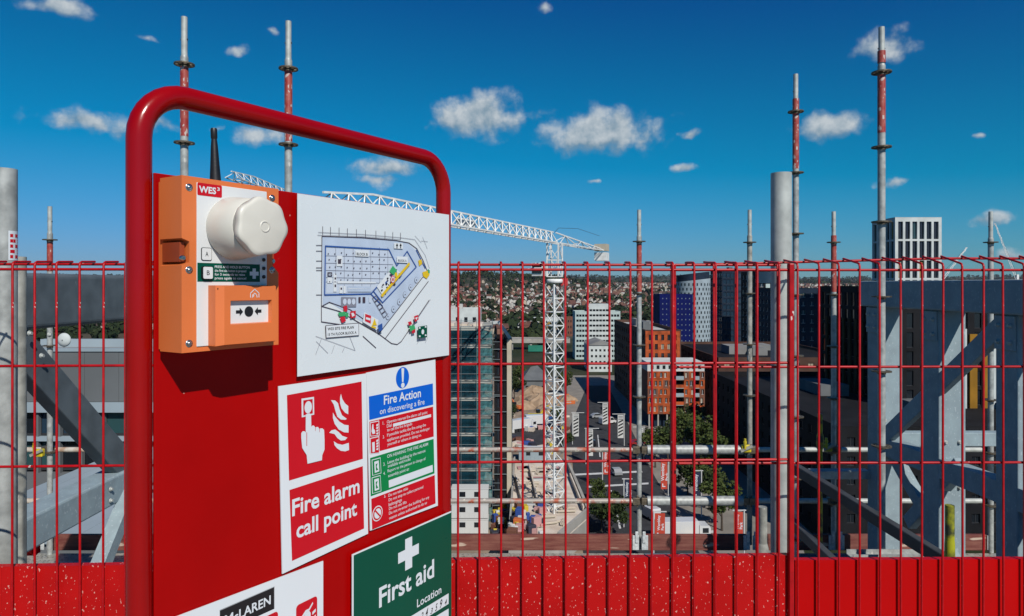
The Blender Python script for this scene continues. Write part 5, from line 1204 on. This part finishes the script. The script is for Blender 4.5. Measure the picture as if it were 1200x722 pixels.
# ================================================================== building site round the crane
mat('earth', (.30, .20, .12), .95, col2=(.44, .31, .20), scale=.5, bump=.4, bscale=3)
mat('orange_mesh', (.60, .14, .03), .7); mat('tarp_blue', (.03, .08, .32), .6); mat('tarp_dark', (.03, .03, .05), .6); mat('pink_board', (.55, .30, .28), .7); mat('pack_yellow', (.62, .47, .03), .6); mat('pack_white', (.66, .66, .63), .6)
pod = thing('podium_slab', 'wedge shaped concrete podium with timber formwork under the tower crane', 'podium', (0, 100, GZ), 0)
def PD(px, py, dz=0): p = GP(px, py, 38.0); return Vector((p.x, p.y-100, 4.0+dz))
outl = [(596, 634), (655, 634), (689.5, 604), (662, 538), (603, 540)]
q = MB(); q.prism([PD(*p)-Vector((0, 0, .5)) for p in outl][::1], (0, 0, .5)); q.build('slab', M['ply'], pod)
q = MB(); b5 = [PD(*p) for p in outl]
for i in range(5):
    a, c = b5[i], b5[(i+1) % 5]; q.poly([Vector((a.x, a.y, 0)), Vector((c.x, c.y, 0)), c-Vector((0, 0, .5)), a-Vector((0, 0, .5))])
q.build('podium_wall', M['w_conc'], pod)
for (a, c, hh, w_) in (((655, 634), (689.5, 604), 1.3, .5), ((689.5, 604), (662, 538), 1.1, .5), ((596, 640), (603, 540), .9, .3)):
    q = MB(); q.beam(PD(*a, hh/2+.01), PD(*c, hh/2+.01), w_, hh); q.build('edge_wall', M['w_conc'], pod)
prnd = random.Random(9)
for i in range(16):
    px, py = prnd.uniform(612, 655), prnd.uniform(545, 592); p = PD(px, py, .03); q = MB(); w_, l_ = prnd.uniform(1.2, 3), prnd.uniform(2, 5); a = prnd.choice([.1, .1, 1.2])
    q.beam(p-Vector((math.cos(a), math.sin(a), 0))*l_/2+UP*.12, p+Vector((math.cos(a), math.sin(a), 0))*l_/2+UP*.12, w_, .16); q.build('formwork_sheet', M[prnd.choice(['ply', 'ply', 'pack_white', 'pink_board'])], pod)
for i, (a, c) in enumerate((((604, 560), (612, 592)), ((668, 560), (684, 600)), ((620, 548), (630, 592)))):
    q = MB(); q.beam(PD(*a, .5), PD(*c, .5), .25, .9); q.build('formwork_wall', M['ply'], pod)
cols_ = ['pink_board', 'tarp_blue', 'tarp_dark', 'pack_yellow', 'ply', 'pack_white', 'w_brick', 'orange_mesh']; nmz = {'pink_board': 'pink', 'tarp_blue': 'blue', 'tarp_dark': 'black', 'pack_yellow': 'yellow', 'ply': 'timber coloured', 'pack_white': 'white', 'w_brick': 'brick red', 'orange_mesh': 'orange'}
for i in range(64):
    px, py = prnd.uniform(580, 637), prnd.uniform(597, 634); k = prnd.choice(cols_); p = GP(px, py, 38.0) if px > 597 else GP(px, py)
    w_, d_, h_ = prnd.uniform(.5, 1.5), prnd.uniform(.5, 1.6), prnd.uniform(.4, 1.7)
    o = thing('material_stack', f'small stack of {nmz[k]} wrapped building material at the foot of the crane', 'stack', p+UP*.17*(px > 597), prnd.uniform(0, 3), f'{nmz[k]} material stacks on the site')
    q = MB(); q.box(-w_/2, w_/2, -d_/2, d_/2, .12, h_); q.build('load', M[k], o, bevel=.06)
    q = MB()
    for s in (-.4, 0, .4): q.box(w_*s-.05, w_*s+.05, -d_/2, d_/2, 0, .118)
    q.build('pallet', M['ply'], o)
def cabin(px, py_base, drop_, w, h, d, label, m_, n=1, roofm='pack_white', grp='site cabins'):
    for k in range(n):
        p = GP(px, py_base, drop_); o = thing('site_cabin', (('lowest ', 'middle ', 'topmost ')[k] if n == 3 else '')+label, 'cabin', (p.x, p.y, p.z+k*(h+.02)), 0, grp)
        q = MB(); q.box(0, w, 0, d, .1, h-.15); q.build('body', M[m_], o, bevel=.04)
        q = MB(); q.box(-.06, w+.06, -.06, d+.06, h-.149, h); q.build('roof', M[roofm], o)
        for j in range(2): q = MB(); q.box(w*(.3+.4*j)-.5, w*(.3+.4*j)+.5, -.03, .02, h*.45, h*.78); q.build('window', M['glass_dark'], o)
        for j in range(1, 8): q = MB(); q.box(w*j/8-.03, w*j/8+.03, -.025, -.003, .15, h*.42); q.build('rib', M[m_], o)
cabin(529, 626, DROP, 6.2, 2.55, 2.5, 'white site cabin stacked below the netted frame', 'pack_white', 3)
cabin(608, 540, DROP, 7.5, 2.8, 3.2, 'pale blue white site cabin beyond the podium', 'w_cool', 1)
cabin(584, 626, DROP, .9, 2.2, 2.0, 'slim white site store beside the stacked cabins', 'pack_white', 1)
# site clutter: plant, sheds, skips between the podium and the heaps
for i in range(46):
    px, py = prnd.uniform(597, 668), prnd.uniform(486, 536); k = prnd.choice(cols_); p = GP(px, py)
    w_, d_, h_ = prnd.uniform(.7, 2.4), prnd.uniform(.7, 2.4), prnd.uniform(.4, 1.8)
    o = thing('material_stack', f'stack of {nmz[k]} building material on the sandy site beyond the podium', 'stack', p+UP*.05, prnd.uniform(0, 3), f'{nmz[k]} stacks beyond the podium')
    q = MB(); q.box(-w_/2, w_/2, -d_/2, d_/2, .12, h_); q.build('load', M[k], o, bevel=.06)
    q = MB()
    for s in (-.4, 0, .4): q.box(w_*s-.05, w_*s+.05, -d_/2, d_/2, 0, .118)
    q.build('pallet', M['ply'], o)
for i in range(26):
    px, py = prnd.uniform(618, 682), prnd.uniform(548, 618); p = GP(px, py, 38.0)
    if px > 655+(py-540)*.45: continue
    o = thing('timber_bundle', 'bundle of pale timber battens lying on the podium formwork', 'timber', p+UP*.2, prnd.choice([.1, .3, 1.4]), 'timber bundles on the podium')
    for j in range(4): q = MB(); q.box(-1.4+prnd.uniform(-.3, .3), 1.4, -.3+j*.15, -.17+j*.15, 0, .14+.1*(j % 2)); q.build('batten', M['ply' if j % 2 else 'w_cream'], o)
def excavator(px, py, rz, m_, label):
    p = GP(px, py); o = thing('excavator', label, 'excavator', p+UP*.05, rz, 'excavators on the site')
    for s in (-1, 1): q = MB(); q.prism([(-1.7, s*1.1-.25, .3), (-1.4, s*1.1-.25, 0), (1.4, s*1.1-.25, 0), (1.7, s*1.1-.25, .3), (1.4, s*1.1-.25, .8), (-1.4, s*1.1-.25, .8)], (0, .5, 0)); q.build('track', M['tarp_dark'], o, bevel=.08)
    q = MB(); q.box(-1.9, 1.0, -1.2, 1.2, .95, 1.9); q.build('body', M[m_], o, bevel=.15)
    q = MB(); q.box(.1, 1.2, .1, 1.15, 1.91, 3.0); q.build('cab', M['glass_dark'], o, bevel=.1)
    q = MB(); q.beam((.9, -.3, 1.6), (3.2, -.3, 4.2), .4, .55); q.beam((3.2, -.3, 4.2), (5.2, -.3, 3.0), .35, .45); q.build('boom', M[m_], o, bevel=.05)
    q = MB(); q.beam((5.2, -.3, 3.1), (5.0, -.3, 1.1), .3, .4); q.build('dipper_arm', M[m_], o, bevel=.05)
    q = MB(); q.prism([(4.6, -.8, .2), (5.4, -.8, .1), (5.5, -.8, 1.0), (4.9, -.8, 1.1)], (0, 1.0, 0)); q.build('bucket', M['tarp_dark'], o)
excavator(630, 492, .6, 'pack_yellow', 'yellow excavator with raised boom in front of the earth heaps')
excavator(606, 482, 2.4, 'orange_mesh', 'orange excavator digging beside the dark stair tower')
# excavated heaps
for (px, py, s) in ((622, 470, 5), (634, 474, 5.5), (612, 478, 3.6), (642, 482, 4), (664, 470, 3.2), (626, 462, 5)):
    p = GP(px, py); q = MB(); n = 18; rr2 = random.Random(px)
    rings = [[(p.x+math.cos(2*math.pi*i/n)*s*k*rr2.uniform(.85, 1.15), p.y+math.sin(2*math.pi*i/n)*s*k*rr2.uniform(.85, 1.15), GZ+z*s+rr2.uniform(0, .12)*s*(z > 0)) for i in range(n)] for k, z in ((1.25, 0), (.95, .28), (.55, .5), (.2, .62))]
    q.faces([v for r_ in rings for v in r_], [(j*n+i, j*n+(i+1) % n, (j+1)*n+(i+1) % n, (j+1)*n+i) for j in range(3) for i in range(n)], 0); q.poly(rings[-1])
    tag(q.build('earth_heap', M['earth'], org=(p.x, p.y, GZ)), {5.5: 'largest ', 3.2: 'smallest '}.get(s, 'broad ' if s > 4.2 else 'low ')+'brown heap of excavated earth behind the site crane', 'earth heap', 'excavated earth heaps')
for (px, py) in ((661, 466), (668, 474), (656, 470)):
    p = GP(px, py); o = thing('barrier_fence', 'orange plastic site fence beside the earth heaps', 'site fence', p, .4, 'orange site fences'); q = MB(); q.box(-2.2, 2.2, -.05, .05, .1, 1.3); q.build('net', M['orange_mesh'], o)
    for x_ in (-2.1, 0, 2.1): q = MB(); q.tube((x_, -.1, 0), (x_, -.1, 1.5), .06, 6); q.build('post', M['w_conc'], o)

# ================================================================== banner posts
def banner(px, pyb, kind, label, side=1, hgt=8.5, bh=6.0, bw=1.5, grp='banners'):
    p = GP(px, pyb); o = thing('banner_post', label, 'banner post', p, 0, grp)
    q = MB(); q.tube((0, 0, 0), (0, 0, hgt), .11, 8); q.build('post', M['frame_white'], o)
    q = MB(); q.beam((-.3*side, 0, hgt-.1), (side*(bw+1.6 if kind == 'stripe' else bw+.4), 0, hgt-.1), .14, .14); q.build('arm', M['frame_white'], o)
    x0, x1 = (.18, .18+bw) if side > 0 else (-.18-bw, -.18)
    z1 = hgt-.35; z0 = z1-bh
    mb_ = {'stripe': 'pack_white', 'red': 'b_red', 'navy': 'b_navy'}[kind]
    q = MB(); q.box(x0, x1, -.03, .03, z0, z1); cl = q.build('banner', M[mb_], o)
    if kind == 'stripe':
        q = MB(); n = 5; st = (bh*.72)/n
        for i in range(n):
            za = z0+.35+i*st; q.poly([(x0+.12, -.036, za), (x1-.12, -.036, za+st*.75), (x1-.12, -.036, za+st*1.22), (x0+.12, -.036, za+st*.47)])
        q.build('stripe_print', M['print_black'], cl)
        q = MB()
        for i in range(3): q.poly([(x0+.15, -.036, z1-.25-i*.4), (x1-.15, -.036, z1-.25-i*.4), (x1-.15, -.036, z1-.45-i*.4), (x0+.15, -.036, z1-.45-i*.4)])
        q.build('heading_print', M['w_grey'], cl)
    else:
        c = bpy.data.curves.new('l', 'FONT'); c.body = 'Wembley\nPark'; c.size = 1; c.offset = .015; t = bpy.data.objects.new('l', c); me = bpy.data.meshes.new_from_object(t); bpy.data.objects.remove(t)
        mxx = max(v.co.x for v in me.vertices); k = bh*.62/mxx
        for v in me.vertices:
            a, b_ = v.co.x*k, v.co.y*k
            v.co = (x0+bw*.50-b_, -.036, z0+bh*.30+a)
        me.materials.append(PW); me.name = 'lettering'; inst(me, 'lettering', cl)
        q = MB(); q.poly([(x0+bw*.2, -.036, z0+bh*.08), (x0+bw*.7, -.036, z0+bh*.08), (x0+bw*.7, -.036, z0+bh*.11), (x0+bw*.35, -.036, z0+bh*.11), (x0+bw*.35, -.036, z0+bh*.2), (x0+bw*.2, -.036, z0+bh*.2)]); q.build('logo', PW, cl)
mat('b_red', (.55, .055, .025), .6, var=.08, scale=.6); mat('b_navy', (.012, .02, .055), .6)
SL = 'tall post with black and white striped banner'; G1 = 'striped banner posts along the road'
banner(670.8, 521, 'stripe', SL+' beside the podium corner', 1, grp=G1); banner(686.5, 544, 'stripe', SL+' standing in the middle of the bannered road', 1, grp=G1, bh=6.2); banner(713, 506, 'stripe', SL+' in front of the white van', -1, grp=G1); banner(731.5, 523, 'stripe', SL+' at the kerb beside the red-banded scaffold pole', -1, grp=G1); banner(658, 506, 'stripe', SL+' hidden half behind the crane mast', 1, grp=G1, bw=1.2); banner(754.5, 542, 'stripe', SL+' under the trees by the orange block', -1, bw=1.0, grp=G1)
RL = 'tall post with orange red lettered banner'; G2 = 'orange red banner posts'
banner(706, 574, 'red', RL+' in the road beside the silver car', 1, grp=G2, bh=5.0, bw=1.3); banner(783, 590, 'red', RL+' on the pale paving below the orange block', -1, grp=G2, bh=5.4, bw=1.2); banner(766, 666, 'red', RL+' beside the white box lorry', 1, grp=G2, bh=3.6, bw=1.5); banner(872, 664, 'red', RL+' beside the plain grey scaffold pole', -1, grp=G2, bh=3.7, bw=1.35)
NL = 'tall post with dark navy lettered banner'; G3 = 'navy banner posts'
banner(731, 618, 'navy', NL+' beside the black car', 1, grp=G3, bh=4.0, bw=1.1); banner(822, 606, 'navy', NL+' among the street trees', -1, grp=G3, bh=5, bw=1.1)

# ================================================================== vehicles
def paint(nm, c): return mat(nm, c, .3, coat=.4)
paint('v_white', (.68, .68, .67)); paint('v_black', (.015, .015, .018)); paint('v_silver', (.35, .36, .37)); paint('v_red', (.35, .02, .02)); paint('v_blue', (.03, .08, .25)); paint('v_yellow', (.65, .42, .01)); mat('tyre', (.012, .012, .012), .8)
def car(px, py, rz, m_, label, kind='car', grp='vehicles on the road', dr=DROP):
    p = GP(px, py, dr); o = thing({'car': 'car', 'van': 'van', 'lorry': 'lorry'}[kind], label, kind, (p.x, p.y, p.z+.06), rz, grp)
    if kind == 'car': prof = [(-2.1, .35), (2.1, .35), (2.15, .75), (1.1, .95), (.5, 1.45), (-1.2, 1.48), (-1.95, .98), (-2.15, .9)]; wd = 1.75; wb = (-1.3, 1.3); win = [((.98, .98), (.46, 1.40), (-1.15, 1.42), (-1.7, 1.0))]
    elif kind == 'van': prof = [(-2.6, .4), (2.5, .4), (2.6, .95), (1.9, 1.15), (1.3, 2.1), (-2.5, 2.2), (-2.6, 1.9)]; wd = 1.95; wb = (-1.7, 1.7); win = [((1.8, 1.2), (1.28, 1.95), (.45, 1.95), (.45, 1.2))]
    else: prof = [(2.6, .5), (4.4, .5), (4.45, 2.4), (4.2, 2.75), (2.6, 2.8)]; wd = 2.3; wb = (-2.8, -1.6, 3.4); win = [((4.1, 1.6), (4.1, 2.4), (3.1, 2.4), (3.1, 1.6))]
    q = MB(); q.prism([(x, -wd/2, z) for x, z in prof], (0, wd, 0)); q.build('body', M[m_], o, bevel=.1)
    if kind == 'lorry':
        q = MB(); q.box(-4.2, 2.5, -1.2, 1.2, 1.0, 3.5); q.build('cargo_box', M['v_white'], o, bevel=.04)
        q = MB(); q.box(-4.1, 2.6, -.5, .5, .55, .99); q.build('chassis', M['v_black'], o)
    for w_ in win:
        for s in (-1, 1): q = MB(); q.poly([(x, s*(wd/2+.006), z) for x, z in w_]); q.build('side_window', M['glass_dark'], o)
    if kind != 'lorry':
        a, b_ = prof[3], prof[4]; q = MB(); q.poly([(a[0]+.02, -wd*.42, a[1]+.05), (a[0]+.02, wd*.42, a[1]+.05), (b_[0]+.03, wd*.38, b_[1]-.02), (b_[0]+.03, -wd*.38, b_[1]-.02)]); q.build('windscreen', M['glass_dark'], o)
    else: q = MB(); q.box(4.44, 4.47, -1, 1, 1.6, 2.35); q.build('windscreen', M['glass_dark'], o)
    for x in wb:
        for s in (-1, 1): q = MB(); r = .5 if kind == 'lorry' else .33; q.lathe([(r, -.12), (r, .12)], 14, (x, s*(wd/2-.1), r-.02), 'y'); q.build('wheel', M['tyre'], o)
car(712, 497, .5, 'v_white', 'white van turning at the far end of the bannered road', 'van'); car(700, 490, .3, 'v_silver', 'silver car waiting behind the white van at the road end')
car(799, 634, .05, 'v_white', 'white box lorry parked below the dark red toe board', 'lorry'); car(815, 640, .1, 'v_yellow', 'yellow car parked beside the white box lorry')
car(735, 590, 1.75, 'v_black', 'black car driving on the road beside the navy banner'); car(722, 556, 1.7, 'v_silver', 'silver car driving on the road past the striped banners'); car(693, 522, 1.6, 'v_black', 'black car behind the striped banners')
car(612, 505, .6, 'v_white', 'white site lorry parked behind the blue white cabin', 'lorry', 'site lorries'); car(632, 500, .2, 'v_blue', 'blue site lorry beside the earth heaps', 'lorry', 'site lorries')
car(748, 522, .2, 'v_red', 'red car at the kerb beside the orange block'); car(760, 606, 1.9, 'v_white', 'white van on the road beside the lettered banner', 'van')
for (px, py) in ((660, 520), (780, 600), (905, 330)): pass
lp = thing('street_lamp', 'thin street lamp with a white head beside the galvanised post', 'street lamp', GP(929, 334+42*800/150), 0)
q = MB(); zz = EYE-drop(384, 150)-GZ; q.tube((0, 0, 0), (0, 0, zz), .12, 8, r2=.07); q.beam((0, 0, zz), (-1.0, -.3, zz+.1), .1, .1); q.build('post', M['w_cool'], lp)
q = MB(); q.lathe([(.1, -.12), (.32, -.1), (.3, .05), (.05, .14)], 12, (-1.1, -.33, zz+.1)); q.build('lamp_head', M['pack_white'], lp)
# ================================================================== air
hz = MB(); hz.box(-9500, 9500, -500, 12500, GZ-1.5, 150)
hm = bpy.data.materials.new('haze'); hm.use_nodes = True; nt = hm.node_tree; nt.nodes.clear()
ho = nt.nodes.new('ShaderNodeOutputMaterial'); hv = nt.nodes.new('ShaderNodeVolumePrincipled'); nt.links.new(hv.outputs[0], ho.inputs['Volume'])
hv.inputs['Color'].default_value = (.72, .85, 1, 1); hv.inputs['Density'].default_value = 2.6e-5; hv.inputs['Anisotropy'].default_value = .2
o = hz.build('haze', hm); tag(o, 'thin blue summer haze over the far hills', 'haze', kind='stuff')
